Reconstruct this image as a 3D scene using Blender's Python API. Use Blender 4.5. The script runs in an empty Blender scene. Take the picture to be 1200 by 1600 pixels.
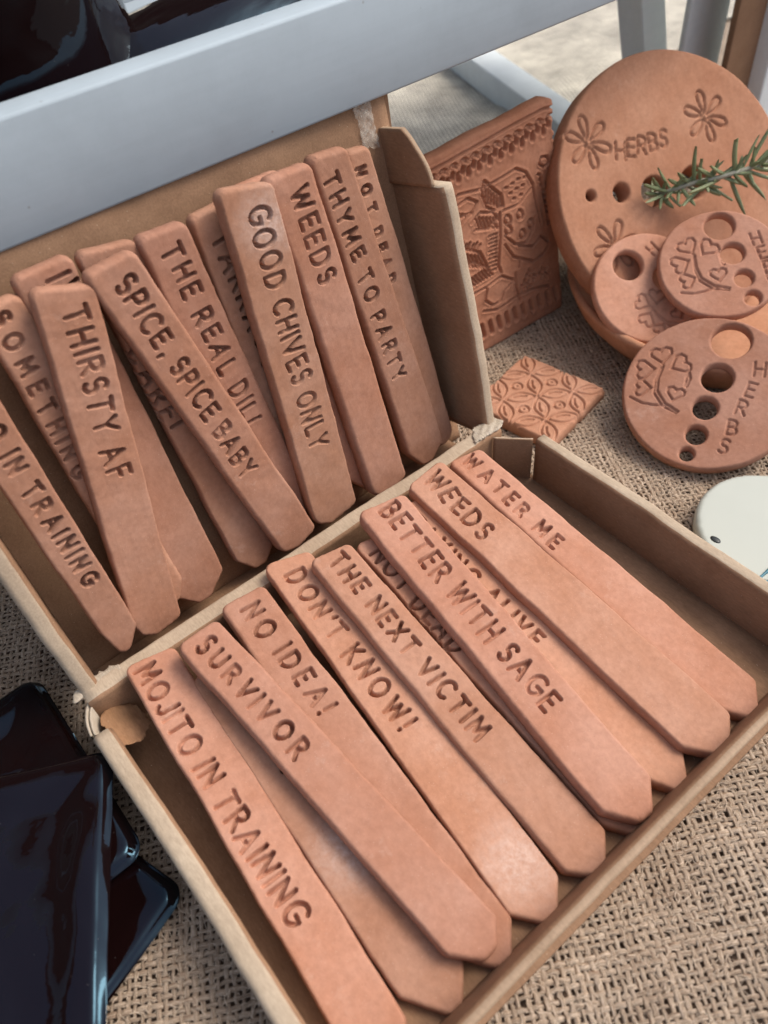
import bpy, math, random
import numpy as np
from mathutils import Matrix, Vector

random.seed(7)
rng = np.random.default_rng(11)
sc = bpy.context.scene
rad = math.radians

# ---------------------------------------------------------------- camera
# world frame: X along the hinge of the box, Y away from the viewer, Z up, metres
RM = np.array([[0.770562824821967, -0.5160229247544783, 0.37410329339665627],
               [-0.632297690354048, -0.5450444671707738, 0.5505689417134457],
               [-0.08020326536573799, -0.6607926073545022, -0.7462711077686928]])
CAM = np.array([0.0054238886528463, -0.0314233522243451, 0.271494072602713])
FPX = 1274.933
cd = bpy.data.cameras.new('camera')
cam = bpy.data.objects.new('camera', cd)
sc.collection.objects.link(cam)
cd.sensor_fit = 'VERTICAL'
cd.sensor_height = 36
cd.lens = FPX / 1600 * 36
m = Matrix.Identity(4)
for i in range(3):
    m[i][0] = RM[i, 0]
    m[i][1] = -RM[i, 1]
    m[i][2] = -RM[i, 2]
    m[i][3] = CAM[i]
cam.matrix_world = m
cd.clip_start = 0.01
cd.clip_end = 200
cd.dof.use_dof = True
cd.dof.focus_distance = 0.31
cd.dof.aperture_fstop = 11
sc.camera = cam

# ---------------------------------------------------------------- light
SUN_EL, SUN_AZ = 54, 114          # azimuth measured from +Y towards +X
w = bpy.data.worlds.new('World')
sc.world = w
w.use_nodes = True
nt = w.node_tree
sky = nt.nodes.new('ShaderNodeTexSky')
sky.sky_type = 'NISHITA'
sky.sun_disc = False
sky.sun_elevation = rad(SUN_EL)
sky.sun_rotation = rad(SUN_AZ)
sky.dust_density = 4.0
sky.ozone_density = 0.6
sky.air_density = 0.8
bg = nt.nodes['Background']
hs = nt.nodes.new('ShaderNodeHueSaturation')
hs.inputs['Saturation'].default_value = 0.66
nt.links.new(sky.outputs[0], hs.inputs['Color'])
nt.links.new(hs.outputs[0], bg.inputs[0])
bg.inputs[1].default_value = 0.15
sd = bpy.data.lights.new('sun', 'SUN')
sun = bpy.data.objects.new('sun', sd)
sc.collection.objects.link(sun)
sd.energy = 1.25
sd.angle = rad(24)
sd.color = (1.0, 0.90, 0.78)
sv = Vector((math.cos(rad(SUN_EL)) * math.sin(rad(SUN_AZ)), math.cos(rad(SUN_EL)) * math.cos(rad(SUN_AZ)), math.sin(rad(SUN_EL))))
sun.rotation_euler = sv.to_track_quat('Z', 'Y').to_euler()
sc.view_settings.view_transform = 'Standard'
sc.view_settings.look = 'None'
sc.view_settings.exposure = 0.60
sc.cycles.max_bounces = 8


# ---------------------------------------------------------------- helpers
def V(*a):
    return np.array(a, float)


def unit(v):
    v = np.asarray(v, float)
    return v / np.linalg.norm(v)


def ray(p):
    return RM @ np.array([p[0] - 600, p[1] - 800, FPX])


def on(p, o, n):
    """the point of the plane (o, n) that stands at place p of the 1200x1600 photograph"""
    r = ray(p)
    return CAM + r * (np.dot(np.asarray(o) - CAM, n) / np.dot(r, n))


def ong(p, z=0.0):
    return on(p, (0, 0, z), (0, 0, 1))


def onx(p, y):
    return on(p, (0, y, 0), (0, 1, 0))


def proj(P):
    c = (np.asarray(P) - CAM) @ RM
    return 600 + FPX * c[..., 0] / c[..., 2], 800 + FPX * c[..., 1] / c[..., 2]


def mesh_np(name, verts, faces=None, quads=None, tris=None, smooth=True):
    me = bpy.data.meshes.new(name)
    if faces is not None:
        me.from_pydata([tuple(v) for v in verts], [], [tuple(int(k) for k in f) for f in faces])
    else:
        verts = np.asarray(verts, np.float32)
        loops, starts, n0 = [], [], 0
        for arr, k in ((quads, 4), (tris, 3)):
            if arr is not None and len(arr):
                arr = np.asarray(arr, np.int32)
                loops.append(arr.ravel())
                starts.append(n0 + np.arange(len(arr), dtype=np.int32) * k)
                n0 += len(arr) * k
        loops = np.concatenate(loops)
        starts = np.concatenate(starts)
        me.vertices.add(len(verts))
        me.vertices.foreach_set('co', verts.ravel())
        me.loops.add(len(loops))
        me.loops.foreach_set('vertex_index', loops)
        me.polygons.add(len(starts))
        me.polygons.foreach_set('loop_start', starts)
        me.update(calc_edges=True)
    if smooth:
        me.polygons.foreach_set('use_smooth', np.ones(len(me.polygons), bool))
    me.validate()
    me.update()
    return me


def link(name, me, mats=None, parent=None, frame=None):
    o = bpy.data.objects.new(name, me)
    sc.collection.objects.link(o)
    if mats is not None:
        for mt in (mats if isinstance(mats, (list, tuple)) else [mats]):
            me.materials.append(mt)
    if parent is not None:
        o.parent = parent
        o.matrix_parent_inverse = Matrix.Translation(parent.location).inverted()
    if frame is not None:
        o.matrix_basis = frame
    return o


def tag(o, label=None, cat=None, group=None, kind=None):
    for k, v in (('label', label), ('category', cat), ('group', group), ('kind', kind)):
        if v:
            o[k] = v
    return o


def empty(name, loc=(0, 0, 0)):
    o = bpy.data.objects.new(name, None)
    o.empty_display_size = 0.01
    o.location = loc
    sc.collection.objects.link(o)
    return o


def frame(o, x, y, z):
    mm = Matrix.Identity(4)
    for i in range(3):
        mm[i][0], mm[i][1], mm[i][2], mm[i][3] = x[i], y[i], z[i], o[i]
    return mm


def lownoise(x, y, scale, seed, octv=3):
    r = np.random.default_rng(seed)
    out = np.zeros(np.broadcast(x, y).shape)
    for k in range(octv * 3):
        f = (1 + k // 3 * 1.3) / scale * r.uniform(.6, 1.3)
        a = r.uniform(0, 2 * math.pi)
        out = out + np.sin(2 * math.pi * f * (x * math.cos(a) + y * math.sin(a)) + r.uniform(0, 6.28)) / (1 + k // 3)
    return out / 3.5


# ---------------------------------------------------------------- materials
def newmat(name):
    mt = bpy.data.materials.new(name)
    mt.use_nodes = True
    n = mt.node_tree.nodes
    return mt, n, mt.node_tree.links, n['Principled BSDF']


def nd(n, t, **kw):
    x = n.new(t)
    for k, v in kw.items():
        if k in x.inputs.keys():
            x.inputs[k].default_value = v
        else:
            setattr(x, k, v)
    return x


def ramp(n, l, src, stops):
    r = n.new('ShaderNodeValToRGB')
    e = r.color_ramp.elements
    while len(e) < len(stops):
        e.new(0.5)
    for k, (p, c) in enumerate(stops):
        e[k].position = p
        e[k].color = (*c, 1) if len(c) == 3 else c
    l.new(src, r.inputs[0])
    return r


def mixc(n, l, fac, a, b, mode='MIX'):
    x = n.new('ShaderNodeMix')
    x.data_type = 'RGBA'
    x.blend_type = mode
    for s, v in ((0, fac), (6, a), (7, b)):
        if hasattr(v, 'links'):
            l.new(v, x.inputs[s])
        else:
            x.inputs[s].default_value = v if s == 0 else (*v, 1)
    return x.outputs[2]


def bumps(n, l, bs, layers):
    prev = None
    for src, strength, dist in layers:
        b = n.new('ShaderNodeBump')
        b.inputs['Strength'].default_value = strength
        b.inputs['Distance'].default_value = dist
        l.new(src, b.inputs['Height'])
        if prev is not None:
            l.new(prev, b.inputs['Normal'])
        prev = b.outputs[0]
    l.new(prev, bs.inputs['Normal'])


def clay(name, c0, c1, rough=0.88, dust=0.35, bloom=None):
    mt, n, l, bs = newmat(name)
    tc = n.new('ShaderNodeTexCoord').outputs['Object']
    oi = n.new('ShaderNodeObjectInfo').outputs['Random']
    mp = n.new('ShaderNodeVectorMath')
    mp.operation = 'ADD'
    cb = n.new('ShaderNodeCombineXYZ')
    l.new(oi, cb.inputs[2])
    l.new(tc, mp.inputs[0])
    l.new(cb.outputs[0], mp.inputs[1])
    vec = mp.outputs[0]
    big = nd(n, 'ShaderNodeTexNoise', Scale=38.0, Detail=4.0, Roughness=0.6)
    mid = nd(n, 'ShaderNodeTexNoise', Scale=420.0, Detail=5.0, Roughness=0.7)
    fine = nd(n, 'ShaderNodeTexNoise', Scale=2600.0, Detail=3.0, Roughness=0.7)
    spk = nd(n, 'ShaderNodeTexVoronoi', Scale=700.0)
    dst = nd(n, 'ShaderNodeTexNoise', Scale=60.0, Detail=8.0, Roughness=0.75)
    pit = nd(n, 'ShaderNodeTexVoronoi', Scale=330.0)
    for t in (big, mid, fine, spk, dst, pit):
        l.new(vec, t.inputs['Vector'])
    r1 = ramp(n, l, big.outputs['Fac'], [(0.32, c0), (0.68, c1)])
    d1 = ramp(n, l, mid.outputs['Fac'], [(0.3, (0.86, 0.84, 0.83)), (0.7, (1.07, 1.07, 1.07))])
    c = mixc(n, l, 1.0, r1.outputs[0], d1.outputs[0], 'MULTIPLY')
    # hue of each piece
    hv = n.new('ShaderNodeHueSaturation')
    mr = n.new('ShaderNodeMapRange')
    mr.inputs['To Min'].default_value = 0.78
    mr.inputs['To Max'].default_value = 1.12
    l.new(oi, mr.inputs[0])
    l.new(mr.outputs[0], hv.inputs['Value'])
    mh = n.new('ShaderNodeMath')
    mh.operation = 'MULTIPLY_ADD'
    fr2 = n.new('ShaderNodeMath')
    fr2.operation = 'FRACT'
    m13 = n.new('ShaderNodeMath')
    m13.operation = 'MULTIPLY'
    m13.inputs[1].default_value = 13.7
    l.new(oi, m13.inputs[0])
    l.new(m13.outputs[0], fr2.inputs[0])
    l.new(fr2.outputs[0], mh.inputs[0])
    mh.inputs[1].default_value = 0.006
    mh.inputs[2].default_value = 0.4975
    l.new(mh.outputs[0], hv.inputs['Hue'])
    l.new(c, hv.inputs['Color'])
    c = hv.outputs[0]
    # drag marks of the smoothing tool, along the piece
    stm = n.new('ShaderNodeMapping')
    stm.inputs['Scale'].default_value = (40, 1500, 1500)
    l.new(vec, stm.inputs[0])
    stn = nd(n, 'ShaderNodeTexNoise', Scale=1.0, Detail=4.0, Roughness=0.6)
    l.new(stm.outputs[0], stn.inputs['Vector'])
    if bloom:
        sb = n.new('ShaderNodeVectorMath')
        sb.operation = 'DISTANCE'
        l.new(tc, sb.inputs[0])
        sb.inputs[1].default_value = bloom[:3]
        bf = nd(n, 'ShaderNodeTexNoise', Scale=380.0, Detail=6.0, Roughness=0.8)
        l.new(tc, bf.inputs['Vector'])
        mm_ = n.new('ShaderNodeMapRange')
        mm_.inputs['From Min'].default_value = bloom[3]
        mm_.inputs['From Max'].default_value = bloom[3] * 0.2
        l.new(sb.outputs['Value'], mm_.inputs[0])
        ad = n.new('ShaderNodeMath')
        ad.operation = 'MULTIPLY'
        l.new(mm_.outputs[0], ad.inputs[0])
        rr_ = ramp(n, l, bf.outputs['Fac'], [(0.38, (0.10, 0.10, 0.10)), (0.72, (0.50, 0.50, 0.50))])
        l.new(rr_.outputs[0], ad.inputs[1])
        c = mixc(n, l, ad.outputs[0], c, (0.78, 0.68, 0.62))
    # pale dusty bloom and pale grit
    dm = ramp(n, l, dst.outputs['Fac'], [(0.60, (0, 0, 0)), (0.74, (dust, dust, dust))])
    c = mixc(n, l, dm.outputs[0], c, (0.72, 0.56, 0.46))
    sm = ramp(n, l, spk.outputs['Distance'], [(0.03, (0.55, 0.55, 0.55)), (0.10, (0, 0, 0))])
    c = mixc(n, l, sm.outputs[0], c, (0.66, 0.50, 0.40))
    pm = ramp(n, l, pit.outputs['Distance'], [(0.02, (0.5, 0.5, 0.5)), (0.06, (0, 0, 0))])
    c = mixc(n, l, pm.outputs[0], c, (0.20, 0.08, 0.05))
    l.new(c, bs.inputs['Base Color'])
    bs.inputs['Roughness'].default_value = rough
    bs.inputs['Specular IOR Level'].default_value = 0.18
    bumps(n, l, bs, [(big.outputs['Fac'], 0.5, 0.0008), (mid.outputs['Fac'], 0.5, 0.00025), (fine.outputs['Fac'], 0.6, 0.00009), (stn.outputs['Fac'], 0.35, 0.00012), (pit.outputs['Distance'], 0.25, 0.0002)])
    return mt


def kraft(name, c0, c1, fray=0.0):
    mt, n, l, bs = newmat(name)
    tc = n.new('ShaderNodeTexCoord').outputs['Object']
    a = nd(n, 'ShaderNodeTexNoise', Scale=45.0, Detail=6.0, Roughness=0.65)
    mpn = n.new('ShaderNodeMapping')
    mpn.inputs['Scale'].default_value = (1, 0.25, 1)
    l.new(tc, mpn.inputs[0])
    b = nd(n, 'ShaderNodeTexNoise', Scale=1500.0, Detail=4.0, Roughness=0.7)
    s = nd(n, 'ShaderNodeTexVoronoi', Scale=420.0)
    l.new(tc, a.inputs['Vector'])
    l.new(mpn.outputs[0], b.inputs['Vector'])
    l.new(tc, s.inputs['Vector'])
    r = ramp(n, l, a.outputs['Fac'], [(0.3, c0), (0.7, c1)])
    d = ramp(n, l, b.outputs['Fac'], [(0.3, (0.82, 0.81, 0.8)), (0.7, (1.1, 1.1, 1.1))])
    c = mixc(n, l, 1.0, r.outputs[0], d.outputs[0], 'MULTIPLY')
    sm = ramp(n, l, s.outputs['Distance'], [(0.03, (0.7, 0.7, 0.7)), (0.08, (0, 0, 0))])
    c = mixc(n, l, sm.outputs[0], c, (0.55, 0.45, 0.33))
    l.new(c, bs.inputs['Base Color'])
    bs.inputs['Roughness'].default_value = 0.82
    bs.inputs['Specular IOR Level'].default_value = 0.25
    bumps(n, l, bs, [(a.outputs['Fac'], 0.6, 0.0012), (b.outputs['Fac'], 0.6, 0.00012 + fray)])
    return mt


def simple(name, col, rough=0.5, var=0.1, scale=30.0, bump=0.0003, spec=0.5, fine=900.0):
    mt, n, l, bs = newmat(name)
    tc = n.new('ShaderNodeTexCoord').outputs['Object']
    a = nd(n, 'ShaderNodeTexNoise', Scale=scale, Detail=6.0, Roughness=0.6)
    b = nd(n, 'ShaderNodeTexNoise', Scale=fine, Detail=3.0)
    l.new(tc, a.inputs['Vector'])
    l.new(tc, b.inputs['Vector'])
    lo = tuple(max(0, x * (1 - var)) for x in col)
    hi = tuple(min(1, x * (1 + var)) for x in col)
    r = ramp(n, l, a.outputs['Fac'], [(0.3, lo), (0.7, hi)])
    l.new(r.outputs[0], bs.inputs['Base Color'])
    bs.inputs['Roughness'].default_value = rough
    bs.inputs['Specular IOR Level'].default_value = spec
    bumps(n, l, bs, [(a.outputs['Fac'], 0.4, bump), (b.outputs['Fac'], 0.3, bump * 0.15)])
    return mt


M_CLAY = clay('terracotta', (0.405, 0.194, 0.119), (0.475, 0.260, 0.180), dust=0.22)
BLOOM = {5: (0.132, 0.002, 0, 0.017), 2: (0.075, 0.004, 0, 0.016), 48: (0.012, 0.004, 0, 0.014)}
M_BLOOM = {k_: clay('terracotta_bloom', (0.405, 0.194, 0.119), (0.475, 0.260, 0.180), dust=0.22, bloom=v_) for k_, v_ in BLOOM.items()}
M_CLAY2 = clay('terracotta_plate', (0.46, 0.215, 0.125), (0.54, 0.28, 0.175), dust=0.15)
M_CLAY3 = clay('terracotta_plaque', (0.39, 0.170, 0.095), (0.45, 0.215, 0.130), dust=0.12)
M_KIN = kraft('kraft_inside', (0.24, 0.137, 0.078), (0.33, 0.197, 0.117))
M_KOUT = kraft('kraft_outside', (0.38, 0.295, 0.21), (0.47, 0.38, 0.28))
M_KRAW = kraft('kraft_raw', (0.24, 0.13, 0.065), (0.36, 0.20, 0.11))
M_KMID = kraft('kraft_edge', (0.31, 0.215, 0.14), (0.40, 0.29, 0.20))
M_KTORN = kraft('torn_paper', (0.36, 0.30, 0.225), (0.48, 0.42, 0.34), 0.0004)


def paint(name, col):
    mt, n, l, bs = newmat(name)
    tc = n.new('ShaderNodeTexCoord').outputs['Object']
    mp = n.new('ShaderNodeMapping')
    mp.inputs['Scale'].default_value = (14, 420, 420)
    l.new(tc, mp.inputs[0])
    g1 = nd(n, 'ShaderNodeTexNoise', Scale=1.0, Detail=5.0, Roughness=0.6)
    l.new(mp.outputs[0], g1.inputs['Vector'])
    a1 = nd(n, 'ShaderNodeTexNoise', Scale=22.0, Detail=7.0, Roughness=0.7)
    l.new(tc, a1.inputs['Vector'])
    v1 = nd(n, 'ShaderNodeTexVoronoi', Scale=95.0)
    l.new(tc, v1.inputs['Vector'])
    r = ramp(n, l, a1.outputs['Fac'], [(0.30, tuple(x * 0.90 for x in col)), (0.55, col), (0.75, tuple(x * 1.05 for x in col))])
    d = ramp(n, l, g1.outputs['Fac'], [(0.3, (0.975, 0.975, 0.975)), (0.7, (1.02, 1.02, 1.02))])
    c = mixc(n, l, 1.0, r.outputs[0], d.outputs[0], 'MULTIPLY')
    sm = ramp(n, l, v1.outputs['Distance'], [(0.025, (0.5, 0.5, 0.5)), (0.06, (0, 0, 0))])
    c = mixc(n, l, sm.outputs[0], c, (0.16, 0.13, 0.11))
    l.new(c, bs.inputs['Base Color'])
    bs.inputs['Roughness'].default_value = 0.62
    bs.inputs['Specular IOR Level'].default_value = 0.3
    bumps(n, l, bs, [(g1.outputs['Fac'], 0.3, 0.00008), (a1.outputs['Fac'], 0.5, 0.0003)])
    return mt


M_WHITE_SHADED = paint('white_paint_shaded', (0.385, 0.455, 0.50))  # shade on the rail's front put into the white paint's colour
M_WHITE_SUNLIT = paint('white_paint_sunlit', (0.78, 0.85, 0.86))  # same white paint, with sunlit brightness put into its colour
M_GLAZEW = simple('white_glaze', (0.42, 0.445, 0.395), 0.4, 0.02, 30.0, 0.00005)
M_GREEN = simple('rosemary_leaf', (0.20, 0.235, 0.115), 0.5, 0.5, 160.0, 0.0003)
M_STEM = simple('rosemary_stem', (0.30, 0.29, 0.22), 0.7, 0.3, 300.0, 0.0003)
M_BLUE = simple('blue_ink', (0.05, 0.17, 0.22), 0.5, 0.2)
M_HOLE_SHADE = simple('hole_shade', (0.015, 0.02, 0.02), 0.4, 0.2)  # black stands in for the shade inside the pin hole

# pale mark left by clear tape
M_TAPE, n, l, bs = newmat('clear_tape')
bs.inputs['Base Color'].default_value = (0.62, 0.55, 0.46, 1)
bs.inputs['Roughness'].default_value = 0.22
tn = nd(n, 'ShaderNodeTexNoise', Scale=240.0, Detail=6.0, Roughness=0.7)
l.new(n.new('ShaderNodeTexCoord').outputs['Object'], tn.inputs['Vector'])
tr = ramp(n, l, tn.outputs['Fac'], [(0.38, (0.10, 0.10, 0.10)), (0.66, (0.50, 0.50, 0.50))])
l.new(tr.outputs[0], bs.inputs['Alpha'])
bumps(n, l, bs, [(tn.outputs['Fac'], 0.8, 0.0006)])

# black glaze
M_BLACK, n, l, bs = newmat('black_glaze')
tc = n.new('ShaderNodeTexCoord').outputs['Object']
a = nd(n, 'ShaderNodeTexNoise', Scale=16.0, Detail=2.0, Roughness=0.5, Distortion=0.8)
b = nd(n, 'ShaderNodeTexNoise', Scale=110.0, Detail=3.0, Roughness=0.5)
v = nd(n, 'ShaderNodeTexVoronoi', Scale=260.0)
for t in (a, b, v):
    l.new(tc, t.inputs['Vector'])
sm = ramp(n, l, v.outputs['Distance'], [(0.025, (0.5, 0.5, 0.5)), (0.05, (0, 0, 0))])
c = mixc(n, l, sm.outputs[0], (0.0065, 0.0024, 0.0024), (0.10, 0.09, 0.085))
l.new(c, bs.inputs['Base Color'])
bs.inputs['Roughness'].default_value = 0.035
bs.inputs['Specular IOR Level'].default_value = 0.48
bs.inputs['Specular Tint'].default_value = (0.34, 0.68, 0.95, 1)  # blue of the mirrored sky put into the reflection tint
bumps(n, l, bs, [(a.outputs['Fac'], 1.0, 0.004), (b.outputs['Fac'], 0.5, 0.00025)])

# jute thread: fibres run along the thread (attribute fib = along, round, thread id)
M_JUTE, n, l, bs = newmat('jute_thread')
at = n.new('ShaderNodeAttribute')
at.attribute_name = 'fib'
mp = n.new('ShaderNodeMapping')
mp.inputs['Scale'].default_value = (150, 1.3, 1)
l.new(at.outputs['Vector'], mp.inputs[0])
fn = nd(n, 'ShaderNodeTexNoise', Scale=1.0, Detail=6.0, Roughness=0.75)
l.new(mp.outputs[0], fn.inputs['Vector'])
tco = n.new('ShaderNodeTexCoord').outputs['Object']
bn = nd(n, 'ShaderNodeTexNoise', Scale=22.0, Detail=5.0, Roughness=0.7)
l.new(tco, bn.inputs['Vector'])
r1 = ramp(n, l, fn.outputs['Fac'], [(0.34, (0.24, 0.155, 0.105)), (0.48, (0.48, 0.365, 0.27)), (0.64, (0.74, 0.625, 0.505))])
r2 = ramp(n, l, bn.outputs['Fac'], [(0.3, (0.78, 0.74, 0.70)), (0.7, (1.12, 1.12, 1.10))])
l.new(mixc(n, l, 1.0, r1.outputs[0], r2.outputs[0], 'MULTIPLY'), bs.inputs['Base Color'])
bs.inputs['Roughness'].default_value = 0.85
bs.inputs['Specular IOR Level'].default_value = 0.2
bumps(n, l, bs, [(fn.outputs['Fac'], 1.0, 0.0009)])
M_FUZZ = simple('jute_fibre', (0.62, 0.50, 0.38), 0.8, 0.2)
M_UNDER = simple('dark_undercloth', (0.15, 0.10, 0.07), 0.95, 0.3, 90.0, 0.0005)


def cloth_mat(name, dark, light, pitch, ang):
    mt, n, l, bs = newmat(name)
    tc = n.new('ShaderNodeTexCoord').outputs['Object']
    mp = n.new('ShaderNodeMapping')
    mp.inputs['Rotation'].default_value = (0, 0, -ang)
    l.new(tc, mp.inputs[0])
    outs = []
    for d in ('X', 'Y'):
        wv = nd(n, 'ShaderNodeTexWave', Scale=1.0 / pitch / 3.14159 * 0.5 * 3.14159, Distortion=0.6, Detail=2.0)
        wv.inputs['Detail Scale'].default_value = 0.4
        wv.bands_direction = d
        l.new(mp.outputs[0], wv.inputs['Vector'])
        outs.append(wv.outputs['Fac'])
    mx = n.new('ShaderNodeMath')
    mx.operation = 'MAXIMUM'
    l.new(outs[0], mx.inputs[0])
    l.new(outs[1], mx.inputs[1])
    a = nd(n, 'ShaderNodeTexNoise', Scale=26.0, Detail=9.0, Roughness=0.75)
    l.new(tc, a.inputs['Vector'])
    r = ramp(n, l, mx.outputs[0], [(0.35, dark), (0.8, light)])
    r2 = ramp(n, l, a.outputs['Fac'], [(0.34, (0.60, 0.58, 0.57)), (0.66, (1.22, 1.20, 1.15))])
    l.new(mixc(n, l, 1.0, r.outputs[0], r2.outputs[0], 'MULTIPLY'), bs.inputs['Base Color'])
    bs.inputs['Roughness'].default_value = 0.9
    bumps(n, l, bs, [(a.outputs['Fac'], 0.8, 0.004), (mx.outputs[0], 0.8, 0.0006)])
    return mt


# ---------------------------------------------------------------- burlap
A0 = ong((1000, 1420))
A1 = ong((1110, 1396))
TH = math.atan2(*(A1 - A0)[1::-1])
PITCH = 0.00232
M_CLOTH = cloth_mat('burlap_far', (0.16, 0.11, 0.08), (0.46, 0.38, 0.30), PITCH, TH)
M_SUNLIT_BURLAP = cloth_mat('burlap_sunlit', (0.27, 0.25, 0.21), (0.68, 0.66, 0.585), 0.0048, TH)  # burlap colour lightened in place of sunlight falling on it


def sheet(x0, y0, x1, y1, z, nx, ny, amp, seed):
    X, Y = np.meshgrid(np.linspace(x0, x1, nx + 1), np.linspace(y0, y1, ny + 1))
    Z = z + amp * lownoise(X, Y, 0.22, seed)
    P = np.stack([X, Y, Z], -1).reshape(-1, 3)
    i = np.arange(nx)[None, :] + (nx + 1) * np.arange(ny)[:, None]
    q = np.stack([i, i + 1, i + nx + 2, i + nx + 1], -1).reshape(-1, 4)
    return P, q


P, q = sheet(-0.75, -0.5, 2.6, 2.9, -0.0026, 8, 8, 0, 1)
tag(link('table_top', mesh_np('table_top', P, quads=q), M_UNDER), kind='structure')


def burlap_region(X, Y, margin):
    """where single threads are built: in or near the picture, not under the box"""
    px, py = proj(np.stack([X, Y, np.zeros_like(X)], -1))
    c = (np.stack([X, Y, np.zeros_like(X)], -1) - CAM) @ RM
    ok = (c[..., 2] > 0.05) & (px > -margin) & (px < 1200 + margin) & (py < 1600 + margin) & (py > -100)
    ok &= (X < 0.49) & (Y < 0.385)
    ok &= ~((X > 0.012) & (X < 0.192) & (Y > 0.010) & (Y < 0.150))
    ok &= ~((X > -0.02) & (X < 0.36) & (Y > 0.33) & (X < 0.36 - (Y - 0.33) * 0))
    return ok


def weave():
    c, s = math.cos(TH), math.sin(TH)
    vs, fs, at_, n0 = [], [], [], 0
    NS = 6
    for fam in (0, 1):
        K = np.arange(-330, 331)
        S = np.arange(-660, 661) * 0.5            # in pitches, two rings per crossing
        k = K[:, None] * np.ones_like(S)[None]
        t = S[None, :] * np.ones_like(K)[:, None]
        r1 = np.random.default_rng(5 + fam)
        off = r1.normal(0, 0.10, len(K))[:, None]
        thick = np.clip(r1.normal(1.0, 0.17, len(K)), 0.62, 1.5)[:, None]
        wand = 0.20 * lownoise(t * PITCH, k * PITCH * 0.7, 0.035, 21 + fam, 3) + r1.normal(0, 0.035, t.shape)
        lat = (k + off + wand) * PITCH
        lon = t * PITCH
        ph = np.cos(math.pi * t) * np.where((K % 2) == 0, 1, -1)[:, None] * (1 if fam == 0 else -1)
        z = 0.00038 * ph + 0.0002 * lownoise(lon, lat, 0.05, 33) + r1.normal(0, 0.00004, t.shape)
        if fam == 0:
            u, v_ = lon, lat
        else:
            u, v_ = lat, lon
        X = c * u - s * v_ + 0.12
        Y = s * u + c * v_ + 0.12
        keep = burlap_region(X, Y, 60)
        kr = keep.copy()
        kr[:, :-1] |= keep[:, 1:]
        kr[:, 1:] |= keep[:, :-1]
        segk = kr[:, :-1] & kr[:, 1:] & (keep[:, :-1] | keep[:, 1:])
        used = np.zeros_like(kr)
        used[:, :-1] |= segk
        used[:, 1:] |= segk
        idx = np.full(used.shape, -1)
        idx[used] = np.arange(used.sum())
        ii = np.nonzero(used)
        w_ = 0.00073 * (thick * (1 + 0.16 * lownoise(lon, lat * 9, 0.012, 51 + fam, 2) + r1.normal(0, 0.06, t.shape)))[ii]
        h_ = w_ * 0.50
        d = V(c, s, 0) if fam == 0 else V(-s, c, 0)
        side = V(-d[1], d[0], 0)
        ctr = np.stack([X[ii], Y[ii], z[ii] + 0.0004], -1)
        ang = np.arange(NS) / NS * 2 * math.pi
        tw = r1.uniform(0, 6.28, len(K))[ii[0]]
        ply = 1 + 0.13 * np.sin(3 * ang[None, :] + (lon[ii] * 520)[:, None] + tw[:, None]) + r1.normal(0, 0.05, (len(ctr), NS))
        ring = ctr[:, None, :] + (w_[:, None] * ply * np.cos(ang)[None, :])[..., None] * side + (h_[:, None] * ply * np.sin(ang)[None, :])[..., None] * V(0, 0, 1)
        vs.append(ring.reshape(-1, 3))
        fib = np.zeros((len(ctr), NS, 3))
        fib[..., 0] = lon[ii][:, None]
        fib[..., 1] = np.sin(ang)[None] * 1.3 + np.cos(ang)[None] * 2.6 + tw[:, None]
        fib[..., 2] = (ii[0] * 1.37)[:, None]
        at_.append(fib.reshape(-1, 3))
        a_ = idx[:, :-1][segk]
        b_ = idx[:, 1:][segk]
        for j in range(NS):
            j2 = (j + 1) % NS
            fs.append(np.stack([a_ * NS + j, b_ * NS + j, b_ * NS + j2, a_ * NS + j2], -1)[:, ::(1 if fam == 0 else 1)] + n0)
        n0 += len(ctr) * NS
    vs = np.concatenate(vs)
    fs = np.concatenate(fs)
    me = mesh_np('burlap', vs, quads=fs)
    av = me.attributes.new('fib', 'FLOAT_VECTOR', 'POINT')
    av.data.foreach_set('vector', np.concatenate(at_).astype(np.float32).ravel())
    return me, vs


me, wv = weave()
burlap = tag(link('burlap_cloth', me, M_JUTE), 'coarse brown burlap cloth woven from jute threads', kind='structure')
# loose fibres standing off the threads
N = 46000
pick = wv[rng.integers(0, len(wv), N)]
dist = np.linalg.norm(pick - CAM, axis=1)
pick = pick[dist < 0.46]
N = len(pick)
hc = bpy.data.hair_curves.new('jute_fuzz')
hc.add_curves([5] * N)
a = rng.uniform(0, 6.28, N)
Lh = rng.uniform(0.0008, 0.0046, N)
el = rng.normal(0.10, 0.28, N)
crv = rng.normal(0, 1.6, N)
pts = np.zeros((N, 5, 3), np.float32)
cur = pick + V(0, 0, 0.0002)
pts[:, 0] = cur
for kx in range(1, 5):
    a2 = a + crv * kx / 4
    stp = np.stack([np.cos(a2) * np.cos(el), np.sin(a2) * np.cos(el), np.sin(el)], -1) * (Lh / 4)[:, None]
    cur = cur + stp
    cur[:, 2] = np.maximum(cur[:, 2], 0.0004)
    pts[:, kx] = cur
hc.attributes['position'].data.foreach_set('vector', pts.ravel())
ra = hc.attributes.get('radius') or hc.attributes.new('radius', 'FLOAT', 'POINT')
ra.data.foreach_set('value', np.repeat(rng.uniform(0.00004, 0.00011, N), 5).astype(np.float32))
fz = link('burlap_fibres', hc, M_FUZZ)
tag(fz, 'fine loose jute fibres standing off the burlap', 'fibres', kind='stuff')

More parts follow.
